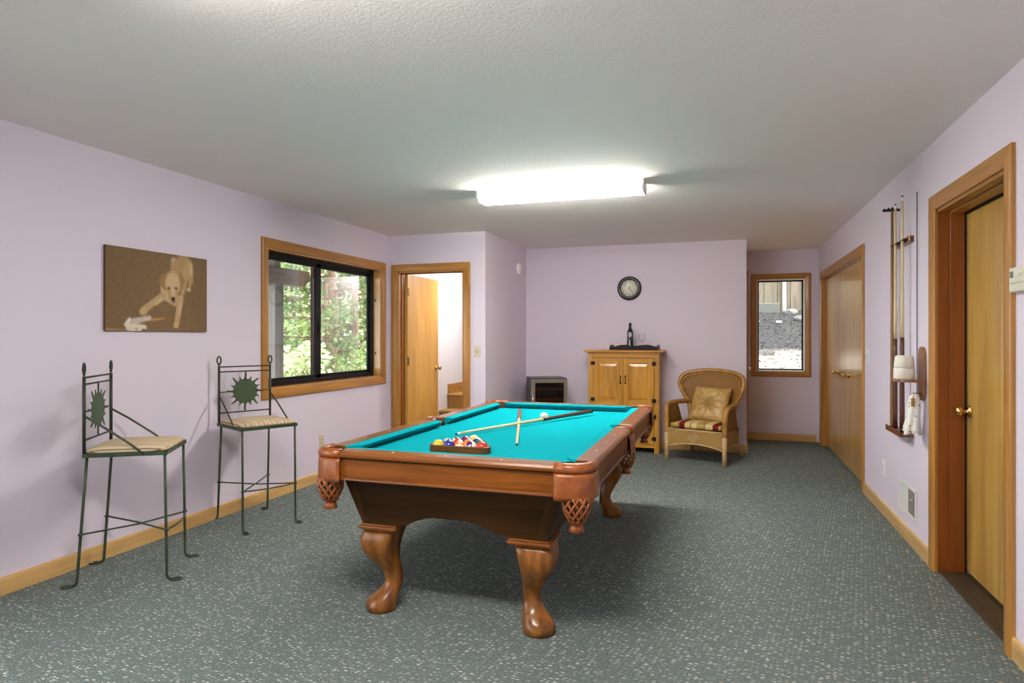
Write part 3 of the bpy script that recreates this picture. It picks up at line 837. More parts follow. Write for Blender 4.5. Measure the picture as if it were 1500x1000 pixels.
# ------------------------------------------------------------------ dog picture on canvas
PY0, PY1, PZ0, PZ1 = 2.873, 3.663, 1.362, 1.877
pic = thing('canvas_picture', 'brown canvas print of a yellow puppy with a toy, on the lilac wall', 'picture', (XL, (PY0+PY1)/2, PZ0))
hwid = (PY1-PY0)/2; PH = PZ1-PZ0
box(.002, .018, -hwid, hwid, 0, PH).obj('canvas', mat('canvas_edge', (.10, .055, .025), .8), pic)
def paint():
    nx, ny = 220, 144
    U, V = np.meshgrid(np.linspace(0, 1, nx), np.linspace(0, 1, ny))
    rs = np.random.RandomState(2)
    def q(x, y):
        s = (x-80)/1025.; yt = 58+145*s; yb = 922+10*s
        u = s*864/(729+s*(864-729)); return u, (y-yt)/(yb-yt)
    asp = (PY1-PY0)/PH
    img = np.zeros((ny, nx, 3)); img[:] = (.19, .118, .058)
    n = rs.rand(ny, nx); n = (n+np.roll(n, 1, 0)+np.roll(n, 1, 1)+np.roll(n, 2, 1))/4
    img *= (.80+.42*n)[..., None]
    img *= (1.05-.25*np.abs(U-.55))[..., None]
    def blend(mask, c, al=1.): img[:] = img*(1-mask[..., None]*al)+np.array(c)*mask[..., None]*al
    def sm(d, w): return np.clip(.5-d/w, 0, 1)
    def cap_(p, r, w=.02):
        """chain of (x,y) crop points with radii in units of picture height"""
        best = np.full((ny, nx), 9.)
        P = [(q(*a)[0]*asp, q(*a)[1]) for a in p]
        X, Y = U*asp, V
        rr = r if isinstance(r, list) else [r]*len(P)
        for i in range(len(P)-1):
            (ax, ay), (bx_, by_) = P[i], P[i+1]; dx, dy = bx_-ax, by_-ay
            t = np.clip(((X-ax)*dx+(Y-ay)*dy)/(dx*dx+dy*dy+1e-9), 0, 1)
            best = np.minimum(best, np.hypot(X-ax-t*dx, Y-ay-t*dy)-(rr[i]+(rr[i+1]-rr[i])*t))
        return sm(best, w)
    def ell(c, rx_, ry_, ang=0, w=.02):
        cx, cy = q(*c); X, Y = U*asp-cx*asp, V-cy; ca, sa = math.cos(ang), math.sin(ang)
        x, y = X*ca+Y*sa, -X*sa+Y*ca
        return sm((np.hypot(x/rx_, y/ry_)-1)*min(rx_, ry_), w)
    fur = (.46, .31, .155); lite = (.60, .45, .27); dk = (.31, .175, .07)
    blend(cap_([(690, 210), (670, 260)], [.045, .02]), lite, .7)
    blend(cap_([(800, 230), (740, 300)], [.11, .12], .04), (.40, .255, .115), .95)
    blend(cap_([(870, 250), (880, 380), (895, 430)], [.055, .05, .03], .03), fur, .95)
    blend(cap_([(890, 260), (900, 350)], [.02, .015], .03), lite, .8)
    blend(cap_([(890, 400), (870, 500)], [.03, .022]), (.42, .26, .12)); blend(ell((860, 505), .035, .022), lite, .8)
    blend(cap_([(830, 330), (790, 540)], [.06, .03], .03), fur, .9)
    blend(cap_([(570, 470), (590, 560), (700, 620), (770, 590)], [.03, .055, .06, .04], .03), (.52, .38, .22))
    blend(cap_([(570, 570), (470, 640), (380, 720)], [.05, .042, .045], .02), fur); blend(cap_([(560, 600), (500, 650)], [.02, .015], .03), lite, .8)
    blend(ell((385, 725), .055, .045, -.5), (.50, .34, .175))
    blend(cap_([(760, 620), (740, 740), (720, 860)], [.05, .042, .038]), fur); blend(cap_([(770, 640), (752, 760)], [.015, .015], .03), lite, .7)
    blend(ell((715, 868), .042, .036), (.50, .34, .175))
    blend(ell((675, 450), .135, .155, 0, .025), fur)
    blend(ell((675, 420), .105, .12, 0, .07), (.56, .40, .22), .9)
    blend(cap_([(590, 360), (560, 420), (590, 490)], [.035, .045, .025], .02), dk, .9)
    blend(cap_([(765, 360), (790, 420), (775, 490)], [.03, .04, .02], .02), dk, .85)
    blend(cap_([(670, 520), (685, 610)], [.085, .058], .03), (.50, .34, .18))
    blend(cap_([(640, 520), (650, 590)], [.02, .02], .03), (.40, .20, .07), .7); blend(cap_([(722, 520), (720, 590)], [.015, .015], .03), (.40, .20, .07), .7)
    blend(cap_([(675, 480), (682, 560)], [.03, .025], .05), lite, .7)
    blend(ell((632, 488), .022, .016), (.03, .015, .01)); blend(ell((714, 488), .020, .016), (.03, .015, .01))
    blend(cap_([(610, 468), (640, 466)], [.008, .006]), lite, .6); blend(cap_([(705, 464), (735, 470)], [.006, .008]), lite, .6)
    blend(ell((682, 598), .032, .028), (.015, .012, .012)); blend(ell((688, 640), .035, .012), (.42, .20, .16)); blend(ell((686, 625), .03, .006), (.08, .03, .02))
    blend(cap_([(240, 860), (265, 810)], [.028, .024]), (.70, .66, .60)); blend(cap_([(300, 830), (440, 790)], [.04, .026]), (.50, .44, .36)); blend(cap_([(270, 890), (390, 890)], [.055, .035]), (.66, .56, .42))
    blend(cap_([(460, 810), (590, 795)], [.016, .008]), (.48, .25, .09)); blend(cap_([(400, 800), (440, 800)], [.02, .02]), (.56, .50, .42))
    blend(ell((322, 905), .010, .010), (.02, .015, .015)); blend(ell((388, 915), .024, .016), (.01, .01, .01))
    blend(cap_([(80, 905), (250, 915)], [.012, .006]), (.36, .23, .10), .8)
    fur_n = rs.rand(ny, nx); fur_n = (fur_n+np.roll(fur_n, 1, 0)+np.roll(fur_n, 2, 0)+np.roll(fur_n, 1, 1))/4
    img *= (.86+.28*fur_n)[..., None]
    b = img.copy()
    for ax in (0, 1): b = (np.roll(b, 1, ax)+2*b+np.roll(b, -1, ax))/4
    img[1:-1, 1:-1] = b[1:-1, 1:-1]
    return nx, ny, img
nx, ny, img = paint()
# wall faces +X: seen from the room, u (left to right) runs along +Y
me = bpy.data.meshes.new('printed_face')
vs = [(.0184, -hwid+2*hwid*i/(nx-1), PH*(1-j/(ny-1))) for j in range(ny) for i in range(nx)]
fs = [(j*nx+i, (j+1)*nx+i, (j+1)*nx+i+1, j*nx+i+1) for j in range(ny-1) for i in range(nx-1)]
me.from_pydata(vs, [], fs)
ca = me.color_attributes.new('print', 'FLOAT_COLOR', 'POINT')
buf = np.ones((ny*nx, 4), dtype=np.float32); buf[:, :3] = img.reshape(-1, 3)
ca.data.foreach_set('color', buf.ravel())
pm = mat('canvas_print', (.3, .2, .1), .7, spec=.2); N_, L_, b_ = nt(pm); at = N_.new('ShaderNodeAttribute'); at.attribute_name = 'print'; L_.new(at.outputs['Color'], b_.inputs['Base Color'])
me.materials.append(pm)
o = bpy.data.objects.new('printed_face', me); COL.objects.link(o); o.parent = pic

# ------------------------------------------------------------------ pine cabinet
cab = thing('pine_cabinet', 'golden pine cabinet with four panelled doors against the back wall', 'cabinet', (-1.098, 7.40, 0))
cw, cdp, chh = .402, .375, 1.15
m = MB().box(-cw, -cw+.02, .02, cdp, 0, chh).box(cw-.02, cw, .02, cdp, 0, chh).box(-cw+.02, cw-.02, cdp-.012, cdp, .06, chh).box(-cw+.02, cw-.02, .02, cdp-.012, .09, .11).box(-cw+.02, cw-.02, .02, cdp-.012, chh-.02, chh)
m.obj('carcass', pine('z'), cab, .002)
m = MB().prism([(-cw-.045, chh), (cw+.045, chh), (cw+.05, chh+.006), (cw+.05, chh+.018), (cw+.042, chh+.024), (-cw-.042, chh+.024), (-cw-.05, chh+.018), (-cw-.05, chh+.006)], -.04, cdp+.012, 'xz')
m.obj('top_board', pine('x'), cab, .003)
MB().box(-cw-.012, cw+.012, -.012, .02, chh-.022, chh).obj('cornice', pine('x'), cab, .005)
SW = .052
for sx in (-1, 1): box(sx*cw, sx*(cw-SW), 0, .022, 0, chh-.022).obj('face_stile', pine('z'), cab, .002)
for z0, z1 in ((chh-.065, chh-.022), (.485, .535), (.065, .105)): box(-cw+SW, cw-SW, 0, .022, z0, z1).obj('face_rail', pine('x'), cab, .002)
HNG = mat('black_hinge', (.02, .017, .012), .45, metal=.6)
def cab_door(sx, z0, z1, pull):
    x0, x1 = (-cw+SW+.003, -.002) if sx < 0 else (.002, cw-SW-.003)
    st_ = .062
    m = MB().box(x0, x0+st_, -.014, .006, z0, z1).box(x1-st_, x1, -.014, .006, z0, z1)
    d = m.obj('door', pine('z'), cab, .002)
    for q0, q1 in ((z0, z0+st_), (z1-st_, z1)): box(x0+st_, x1-st_, -.014, .006, q0, q1).obj('door_rail', pine('x'), d, .002)
    # raised field
    a, b, c, e = x0+st_, x1-st_, z0+st_, z1-st_
    R = []
    for ins, y in ((0, .004), (0, -.001), (.030, -.009), (.032, -.010)): R.append([(a+ins, y, c+ins), (b-ins, y, c+ins), (b-ins, y, e-ins), (a+ins, y, e-ins)])
    MB().rings(R, True, True, True, False).obj('door_field', pine('z'), d)
    hx_ = x0-.002 if sx < 0 else x1+.002
    for z in (z0+.065, z1-.06):
        MB().box(hx_-.020, hx_+.020, -.017, -.0135, z-.016, z+.016).tube([(hx_, -.018, z-.022), (hx_, -.018, z+.022)], .0045, 8).box(hx_-.024, hx_-.008, -.0165, -.0135, z-.022, z+.022).box(hx_+.008, hx_+.024, -.0165, -.0135, z-.022, z+.022).obj('hinge', HNG, d)
    px = x1-.026 if sx < 0 else x0+.026
    m = MB().lathe([(.0105, -.0145), (.009, -.017), (.001, -.018)], 12, (px, 0, pull+.040), 'y').lathe([(.0105, -.0145), (.009, -.017), (.001, -.018)], 12, (px, 0, pull-.040), 'y')
    m.tube([(px, -.015, pull+.040), (px, -.034, pull+.026), (px, -.038, pull), (px, -.034, pull-.026), (px, -.015, pull-.040)], .005, 8)
    m.obj('pull', mat('antique_brass', (.16, .09, .04), .25, metal=1), d)
for sx in (-1, 1):
    cab_door(sx, .538, 1.082, .835); cab_door(sx, .108, .482, .40)
tr = thing('serving_tray', 'dark brown wooden tray with wavy rim on top of the pine cabinet', 'tray', (-.985, 7.565, chh+.024))
TRW = wood('tray', (.010, .005, .004), (.024, .011, .008), 'x', rough=.4, coat=.02, spec=.2)
box(-.262, .262, -.15, .15, .0005, .010).obj('tray_base', TRW, tr, .002)
def wavy(a, b, y0, y1, nm, axis):
    n = 28; top = []
    for i in range(n+1):
        s = i/n; top.append((a+(b-a)*s, .050-.010*math.cos(4*PI*s)-.006*math.cos(2*PI*s)))
    poly = [(a, .003), (b, .003)]+top[::-1]
    MB().prism(poly, y0, y1, 'xz' if axis == 'x' else 'yz').obj(nm, TRW, tr, .001)
wavy(-.262, .262, -.162, -.150, 'tray_side', 'x'); wavy(-.262, .262, .150, .162, 'tray_side', 'x')
wavy(-.150, .150, -.274, -.262, 'tray_end', 'y'); wavy(-.150, .150, .262, .274, 'tray_end', 'y')
tz = chh+.024+.0105
bt = thing('wine_bottle', 'dark wine bottle with silver medallion standing in the tray', 'bottle', (-1.04, 7.56, tz))
BG = mat('dark_bottle_glass', (.006, .006, .006), .06, coat=.5)
MB().lathe([(.030, 0), (.037, .004), (.0375, .02), (.0375, .185), (.035, .205), (.026, .226), (.017, .240), (.0145, .255), (.0145, .285)], 28).obj('body', BG, bt)
MB().lathe([(.0150, .240), (.0153, .243), (.0150, .286), (.0165, .287), (.0165, .296), (.0150, .297), (.0145, .305), (.001, .3055)], 24).obj('capsule', mat('capsule_black', (.02, .018, .018), .35), bt)
SIL = mat('silver_print', (.50, .50, .50), .35, metal=.3)
def wrap(poly_fn, r, rings_n):
    pass
# medallion and V-shaped ribbon, wrapped on the bottle's face
def on_bottle(pts, r): return [(r*math.sin(x/r), -r*math.cos(x/r), z) for x, z in pts]
m = MB(); R = [on_bottle([(.027*f*math.cos(2*PI*j/24), .168+.030*f*math.sin(2*PI*j/24)) for j in range(24)], .0379) for f in (1, .72)]
m.rings(R, True, False, False).rings([on_bottle([(.016*f*math.cos(2*PI*j/16)+.002, .168+.016*f*math.sin(2*PI*j/16)) for j in range(16)], .0379) for f in (1, .4)], True, False, False); m.obj('medallion', SIL, bt)
m = MB()
for s in (-1, 1):
    m.rings([on_bottle([(s*.034, .142), (s*.034, .134)], .0379), on_bottle([(s*.018, .124), (s*.018, .115)], .0379), on_bottle([(0, .108), (0, .096)], .0379)], False, False, False)
m.rings([on_bottle([(-.004, .10), (.004, .10)], .0379), on_bottle([(-.006, .06), (.006, .06)], .0379), on_bottle([(-.009, .02), (.009, .02)], .0379)], False, False, False)
m.obj('ribbon_label', SIL, bt)
wg = thing('wine_glass', 'clear round wine glass standing in the tray beside the dark bottle', 'glass', (-.905, 7.57, tz))
WGL = thin_glass('clear_glass', (.985, .985, .99), .05)
prof = [(.0005, .002), (.034, .0015), (.035, .003), (.010, .007), (.0042, .014), (.0038, .075), (.006, .083), (.022, .090), (.036, .106), (.043, .130), (.042, .155), (.036, .178), (.0348, .178), (.0405, .155), (.0415, .130), (.0345, .107), (.020, .0925), (.0005, .088)]
MB().lathe(prof[:7]+[], 28).obj('stem', WGL, wg)
MB().lathe(prof[6:], 28, caps=(False, False)).obj('bowl', WGL, wg)

# ------------------------------------------------------------------ clock
ck = thing('wall_clock', 'round black rimmed wall clock with cream dial above the pine cabinet', 'clock', (-1.081, Y2, 1.912))
MB().lathe([(.100, -.024), (.106, -.036), (.118, -.042), (.132, -.036), (.144, -.020), (.148, 0)], 48, axis='y', caps=(False, False)).obj('rim', mat('clock_rim', (.018, .012, .010), .22, coat=.4), ck)
MB().lathe([(.110, -.004), (.110, -.012), (.0005, -.012)], 40, axis='y').obj('dial', mat('clock_dial', (.74, .71, .62), .5), ck)
CKI = mat('clock_ink', (.04, .035, .03), .5)
for h in range(1, 13):
    a = PI/2-h*PI/6
    font('numeral', str(h), .032, CKI, ck, (.082*math.cos(a), -.0125, .082*math.sin(a)), (PI/2, 0, 0))
def hand(nm, ang, L, w):
    a = PI/2-ang; d = Vector((math.cos(a), 0, math.sin(a))); nrm = Vector((-d.z, 0, d.x))
    pts = [-d*.016+nrm*w*.5, -d*.016-nrm*w*.5, d*L*.7-nrm*w, d*L, d*L*.7+nrm*w]
    MB().prism([(p.x, p.z) for p in pts], -.0165, -.015, 'xz').obj(nm, CKI, ck)
hand('hour_hand', 2*PI*(12.38/12), .042, .0042); hand('minute_hand', 2*PI*23.5/60, .072, .0028)
MB().lathe([(.005, -.014), (.005, -.019), (.0005, -.019)], 12, axis='y').obj('hub', CKI, ck)
MB().lathe([(.103, -.0245), (.0005, -.0275)], 40, axis='y', caps=(False, False)).obj('glass', thin_glass('clock_glass', (1, 1, 1), .008), ck)

# ------------------------------------------------------------------ wine fridge
fr = thing('wine_fridge', 'black wine fridge with steel framed glass door in the corner', 'fridge', (-1.935, 7.235, 0), math.radians(24))
fw, fdp, fh = .215, .42, .845
BKP = mat('black_fridge', (.022, .018, .022), .35)
m = MB().box(-fw, -fw+.025, .02, fdp, .03, fh).box(fw-.025, fw, .02, fdp, .03, fh).box(-fw+.025, fw-.025, .02, fdp, fh-.03, fh).box(-fw+.025, fw-.025, .02, fdp, .03, .11).box(-fw+.025, fw-.025, fdp-.02, fdp, .11, fh-.03)
m.obj('body', BKP, fr, .003)
STL = mat('brushed_steel', (.27, .235, .18), .38, metal=.85)
m = MB(); f = .052
m.box(-fw, -fw+f, -.02, .018, .09, fh-.012).box(fw-f*.8, fw, -.02, .018, .09, fh-.012).box(-fw+f, fw-f*.8, -.02, .018, fh-.012-f*.8, fh-.012).box(-fw+f, fw-f*.8, -.02, .018, .09, .09+f)
dr = m.obj('door', STL, fr, .002)
box(-fw+f, fw-f*.8, -.004, .002, .09+f, fh-.012-f*.8).obj('pane', thin_glass('smoked_glass', (.55, .42, .25), .04), dr)
MB().tube([(-fw+.020, -.05, .32), (-fw+.020, -.05, fh-.11)], .006, 10).tube([(-fw+.020, -.05, .36), (-fw+.020, -.018, .36)], .005, 8).tube([(-fw+.020, -.05, fh-.15), (-fw+.020, -.018, fh-.15)], .005, 8).obj('handle', CHROME, dr)
for z in (.22, .34, .46, .58, .705):
    m = MB().box(-fw+.03, fw-.03, .03, .05, z, z+.022)
    for i in range(8): m.tube([(-fw+.045+i*.048, .05, z+.006), (-fw+.045+i*.048, fdp-.03, z+.006)], .003, 5)
    m.obj('shelf', wood('fridge_shelf', (.32, .20, .08), (.44, .29, .13), 'x'), fr)
for sx in (-1, 1):
    for y in (.05, .37): MB().lathe([(.018, 0), (.018, .032)], 12, (sx*.17, y, 0)).obj('foot', BLACK, fr)

# ------------------------------------------------------------------ rattan armchair
ac = thing('rattan_armchair', 'woven rattan armchair with rounded wing back beside the pine cabinet', 'armchair', (-.185, 7.285, 0), math.radians(-20.5))
def wicker(name, lo, hi, sx=150, sz=150):
    m = mat(name, hi, .55, spec=.4); N, L, b = nt(m)
    tc = N.new('ShaderNodeTexCoord'); sp = N.new('ShaderNodeSeparateXYZ'); L.new(tc.outputs['UV'], sp.inputs[0])
    u = math_n(m, 'MULTIPLY', sp.outputs[0], sx); v = math_n(m, 'MULTIPLY', sp.outputs[1], sz)
    a = math_n(m, 'SINE', u); c = math_n(m, 'SINE', v)
    par = math_n(m, 'MULTIPLY', a, c)
    h = math_n(m, 'ADD', math_n(m, 'MULTIPLY', par, .5), .5)
    nn = tex_noise(m, coords(m), 30, 3, .6)
    c1 = ramp(m, h, [(.1, lo), (.6, hi)])
    setc(m, mixc(m, ramp(m, nn, [(.3, (0, 0, 0)), (.7, (.6, .6, .6))]), c1, tuple(.6*x for x in hi)))
    bump(m, h, .6, .004); return m
WK = wicker('rattan_weave_dark', (.06, .022, .004), (.36, .17, .038), 2*PI*42, 2*PI*42)
WK2 = wicker('rattan_weave_light', (.14, .065, .015), (.54, .31, .09), 2*PI*42, 2*PI*42)
RT = mat('rattan_pole', (.42, .22, .065), .4, coat=.2)
_f = tex_noise(RT, coords(RT), 18, 4, .6); setc(RT, ramp(RT, _f, [(.3, (.28, .115, .022)), (.7, (.50, .26, .062))]))
RT2 = mat('rattan_pole_pale', (.52, .34, .15), .45); _f = tex_noise(RT2, coords(RT2), 22, 4, .6); setc(RT2, ramp(RT2, _f, [(.3, (.40, .25, .10)), (.7, (.60, .42, .20))]))
def surf(name, fn, nu, nv, m, parent, solid=.012, su=1., sv=1.):
    """grid surface with UV in metres (su, sv = size)"""
    me = bpy.data.meshes.new(name)
    vs = [fn(i/nu, j/nv) for j in range(nv+1) for i in range(nu+1)]
    fs = [(j*(nu+1)+i, j*(nu+1)+i+1, (j+1)*(nu+1)+i+1, (j+1)*(nu+1)+i) for j in range(nv) for i in range(nu)]
    me.from_pydata([tuple(v) for v in vs], [], fs); uv = me.uv_layers.new(name='weave')
    for p in me.polygons:
        p.use_smooth = True
        for li, vi in zip(p.loop_indices, p.vertices):
            j, i = divmod(vi, nu+1); uv.data[li].uv = (i/nu*su, j/nv*sv)
    me.materials.append(m); o = bpy.data.objects.new(name, me); COL.objects.link(o); o.parent = parent
    if solid:
        d = o.modifiers.new('solid', 'SOLIDIFY'); d.thickness = solid; d.offset = 0
    return o
# local frame: x to the viewer's right, -y is the front of the chair
HW = .315; FY = -.29; BY = .27
def smooth_path(ctrl, n=8, closed=False):
    P = [Vector(p) for p in ctrl]; out = []
    m_ = len(P)
    for i in range(m_-1 if not closed else m_):
        p0, p1, p2, p3 = P[max(i-1, 0)] if not closed else P[i-1], P[i], P[(i+1) % m_], P[min(i+2, m_-1)] if not closed else P[(i+2) % m_]
        for k in range(n):
            t = k/n; out.append(.5*((2*p1)+(-p0+p2)*t+(2*p0-5*p1+4*p2-p3)*t*t+(-p0+3*p1-3*p2+p3)*t**3))
    if not closed: out.append(P[-1])
    return out
def bw(z):   # half width of the back
    pts = [(.30, .235), (.42, .235), (.52, .245), (.60, .270), (.68, .315), (.76, .352), (.83, .362), (.88, .345), (.915, .30), (.94, .20), (.95, .0)]
    for (a, p), (b, q) in zip(pts, pts[1:]):
        if z <= b: return p+(q-p)*(z-a)/(b-a)
    return 0
def by_(x, z): return .13+.30*(z-.35)*.62-.55*x*x*min(1, max(0, (z-.5)/.25))
def back(u, v):
    z = .30+.645*v; w = bw(z)-.012; x = (2*u-1)*w; return (x, by_(x, z), z)
surf('back_weave', back, 24, 30, WK, ac, .010, .66, .65)
edge = []
for z in (.34, .46, .55, .62, .69, .76, .83, .88, .915, .938): edge.append((-bw(z), by_(bw(z), z), z))
edge += [(-.10, by_(.1, .948), .950), (0, by_(0, .952), .953), (.10, by_(.1, .948), .950)]
edge += [(-p[0], p[1], p[2]) for p in reversed(edge[:10])]
MB().tube(smooth_path(edge, 4), .024, 10).obj('back_rim', RT, ac)
MB().tube([(p.x*.9, p.y-.014, .30+(p.z-.30)*.955) for p in smooth_path(edge, 4)], .008, 6).obj('inner_rim', RT, ac)
# arms
for sx in (-1, 1):
    c = [(sx*.262, by_(.262, .60)-.01, .605), (sx*.30, .06, .606), (sx*.325, -.06, .605), (sx*.335, -.18, .60), (sx*.333, -.262, .575), (sx*.322, -.288, .50), (sx*.318, -.292, .40), (sx*.316, -.292, .30)]
    MB().tube(smooth_path(c, 5), .027, 10).obj('arm', RT, ac)
    MB().tube([(sx*.316, -.292, .31), (sx*.316, -.294, .14), (sx*.318, -.296, 0)], [.026, .024, .025], 12).obj('leg', RT2, ac)
    MB().tube([(sx*.25, .17, .30), (sx*.265, .24, .14), (sx*.285, .315, 0)], [.02, .018, .018], 10).obj('leg', RT2, ac)
    def side(u, v, sx=sx):
        y = -.285+.40*u
        top = .595 if u < .62 else .595-.30*((u-.62)/.38)**1.3
        z = .345+(top-.345)*v
        return (sx*(.318-.02*u+.012*v), y, z)
    surf('arm_weave', side, 14, 12, WK, ac, .010, .42, .26)
    def skirt(u, v, sx=sx):
        y = -.285+.48*u; lo = .145+.055*math.sin(PI*u)**.8*.6
        return (sx*(.316-.035*u), y, lo+(.335-lo)*v)
    surf('side_skirt', skirt, 16, 8, WK2, ac, .012, .48, .2)
    MB().tube([skirt(i/12, 0) for i in range(13)], .010, 6).obj('skirt_edge', RT2, ac)
def fskirt(u, v):
    x = -.300+.60*u; lo = .150+.055*math.sin(PI*u)**.7*.9
    return (x, -.298-.010*math.sin(PI*u), lo+(.335-lo)*v)
surf('front_skirt', fskirt, 26, 10, WK2, ac, .012, .6, .19)
MB().tube([fskirt(i/16, 0) for i in range(17)], .010, 6).obj('skirt_edge', RT2, ac)
MB().tube([(-.30, -.302, .338), (0, -.312, .340), (.30, -.302, .338)], .012, 8).obj('front_rail', RT2, ac)
# woven diamond on the front skirt
m = MB()
for i in range(-3, 4):
    k = 3-abs(i)
    for j in range(-k, k+1):
        m.box(j*.018*1.35-.010, j*.018*1.35+.010, -.322, -.312, .262+i*.016-.006, .262+i*.016+.006)
stuff(m.obj('woven_diamond', RT2, ac, .003))
box(-.30, .30, -.29, .19, .325, .338).obj('seat_deck', mat('rattan_deck', (.25, .14, .05), .7), ac)
# cushions are separate things
def soft_box(hx, hy, hz, puff, n=14, tuft=0.):
    """pillow: grid of a box with puffed faces"""
    vs, fs = [], []
    for side in (1, -1):
        k = len(vs)
        for j in range(n+1):
            for i in range(n+1):
                a, b = -1+2*i/n, -1+2*j/n
                e = (1-abs(a)**3.2)*(1-abs(b)**3.2)
                h = hz+puff*max(e, 0)**.5
                rad = math.hypot(a, b)
                if tuft and side > 0: h -= tuft*math.exp(-(rad/.22)**2); h += .010*math.cos(math.atan2(b, a)*9)*math.exp(-((rad-.36)/.26)**2)*min(1, rad/.2)
                q = 1-.035*(1-max(abs(a), abs(b)))*0
                pin = 1-.05*(1-abs(b)**2)*abs(a)**6 if abs(a) > abs(b) else 1-.05*(1-abs(a)**2)*abs(b)**6
                vs.append((a*hx*pin, b*hy*pin, side*h))
        for j in range(n):
            for i in range(n):
                f = (k+j*(n+1)+i, k+j*(n+1)+i+1, k+(j+1)*(n+1)+i+1, k+(j+1)*(n+1)+i)
                fs.append(f if side > 0 else f[::-1])
    k2 = (n+1)**2
    rim = [i for i in range(n+1)]+[(j+1)*(n+1)+n for j in range(n)]+[n*(n+1)+n-1-i for i in range(n)]+[(n-1-j)*(n+1) for j in range(n-1)]
    for a, b in zip(rim, rim[1:]+rim[:1]): fs.append((a, a+k2, b+k2, b))
    return MB().add(vs, fs, True)
SCM = mat('striped_cushion', (.6, .45, .2), .85, spec=.15); N_, L_, b_ = nt(SCM)
tc = N_.new('ShaderNodeTexCoord'); sp = N_.new('ShaderNodeSeparateXYZ'); L_.new(tc.outputs['Object'], sp.inputs[0])
fr_ = math_n(SCM, 'FRACT', math_n(SCM, 'MULTIPLY', math_n(SCM, 'ADD', sp.outputs[0], .306), 1.72))
setc(SCM, ramp(SCM, fr_, [(0, (.42, .27, .07)), (.20, (.17, .10, .035)), (.22, (.17, .012, .012)), (.32, (.62, .47, .19)), (.42, (.20, .10, .03)), (.44, (.66, .52, .24)), (.54, (.42, .28, .08)), (.68, (.18, .09, .03)), (.70, (.62, .48, .20)), (.84, (.17, .012, .012)), (.95, (.46, .31, .09))], True))
sc = tag(soft_box(.278, .215, .020, .022).obj('chair_cushion', SCM, None), 'gold and dark red striped cushion on the rattan armchair seat', 'cushion')
def place(o, lx, ly, z, rot=(0, 0, 0)):
    Rz = Matrix.Rotation(math.radians(-20.5), 4, 'Z'); o.matrix_world = Matrix.Translation((-.185, 7.285, 0)) @ Rz @ Matrix.Translation((lx, ly, z)) @ Euler(rot).to_matrix().to_4x4()
place(sc, 0, -.075, .381)
GOLD = mat('gold_silk', (.45, .31, .11), .38, spec=.5); _f = tex_noise(GOLD, coords(GOLD), 9, 4, .6, 1); setc(GOLD, ramp(GOLD, _f, [(.3, (.31, .175, .045)), (.7, (.55, .345, .115))]))
gp = thing('throw_pillow', 'shiny gold tufted pillow leaning on the back of the rattan armchair', 'pillow')
soft_box(.205, .205, .012, .060, 30, .062).obj('cover', GOLD, gp)
MB().lathe([(.001, .012), (.010, .020), (.012, .026), (.008, .031), (.0005, .032)], 14).obj('button', mat('gold_button', (.40, .26, .09), .4), gp)
place(gp, .03, .045, .590, (math.radians(62), math.radians(1.5), math.radians(0)))

# ------------------------------------------------------------------ right wall: cue rack, shelf, vent, plates, thermostat
CKW = wood('cue_rack', (.12, .035, .010), (.22, .07, .018), 'y')
cr = thing('cue_rack', 'dark wooden cue rack with clips and base on the right wall', 'cue rack', (XR, 4.80, 0))
RYa, RYb = -.17, .20       # run along the wall, local
top = box(-.030, 0, RYa, RYb, 1.925, 1.965).obj('top_rail', CKW, cr, .005)
m = MB()
for i in range(7):
    y = RYa+.035+i*.051
    m.tube([(-.03, y-.012, 1.945), (-.048, y-.013, 1.945), (-.056, y-.006, 1.945)], .0035, 5).tube([(-.03, y+.012, 1.945), (-.048, y+.013, 1.945), (-.056, y+.006, 1.945)], .0035, 5)
m.obj('clips', BLACK, top)
bs = box(-.075, 0, RYa, RYb, .690, .712).obj('base', CKW, cr, .004)
box(-.082, -.075, RYa, RYb, .690, .728).obj('lip', CKW, bs, .002)
def rackcue(label, y, top_z, dark, tipx=-.048):
    return cue('pool_cue', label, (XR-.046, 4.80+y, top_z), (XR-.046, 4.80+y, .7125), 0, 0, dark, .40)
rackcue('pool cue with pale shaft standing in the rack, beside the black headed bridge stick', .090, 2.215, BUTT1)
rackcue('pool cue with pale shaft standing in the rack, nearest to the shelf', -.085, 2.235, BUTT1)
br = thing('bridge_stick', 'brown bridge stick with black notched head standing in the cue rack', 'bridge stick', (XR-.046, 4.80+.175, .7125))
MB().lathe([(.0145, 0), (.0145, .01), (.012, .7), (.0085, 1.475)], 14).obj('pole', wood('bridge', (.17, .085, .03), (.28, .16, .06), 'z'), br)
poly = [(-.055, 1.468), (.055, 1.468), (.062, 1.478), (.048, 1.492), (.036, 1.482), (.024, 1.496), (.012, 1.484), (0, 1.500), (-.012, 1.484), (-.024, 1.496), (-.036, 1.482), (-.048, 1.492), (-.062, 1.478)]
MB().prism(poly, -.006, .006, 'xz').obj('head', BLACK, br)
line = MB().tube([(XR-.006, 4.545, 2.22), (XR-.006, 4.545, 1.5), (XR-.005, 4.545, .80)], .0028, 6)  # thin dark tube drawn straight down the wall
tag(line.obj('wall_line', mat('grey_line', (.10, .10, .11), .6)), 'thin dark cord running down the wall beside the cue rack', 'line')

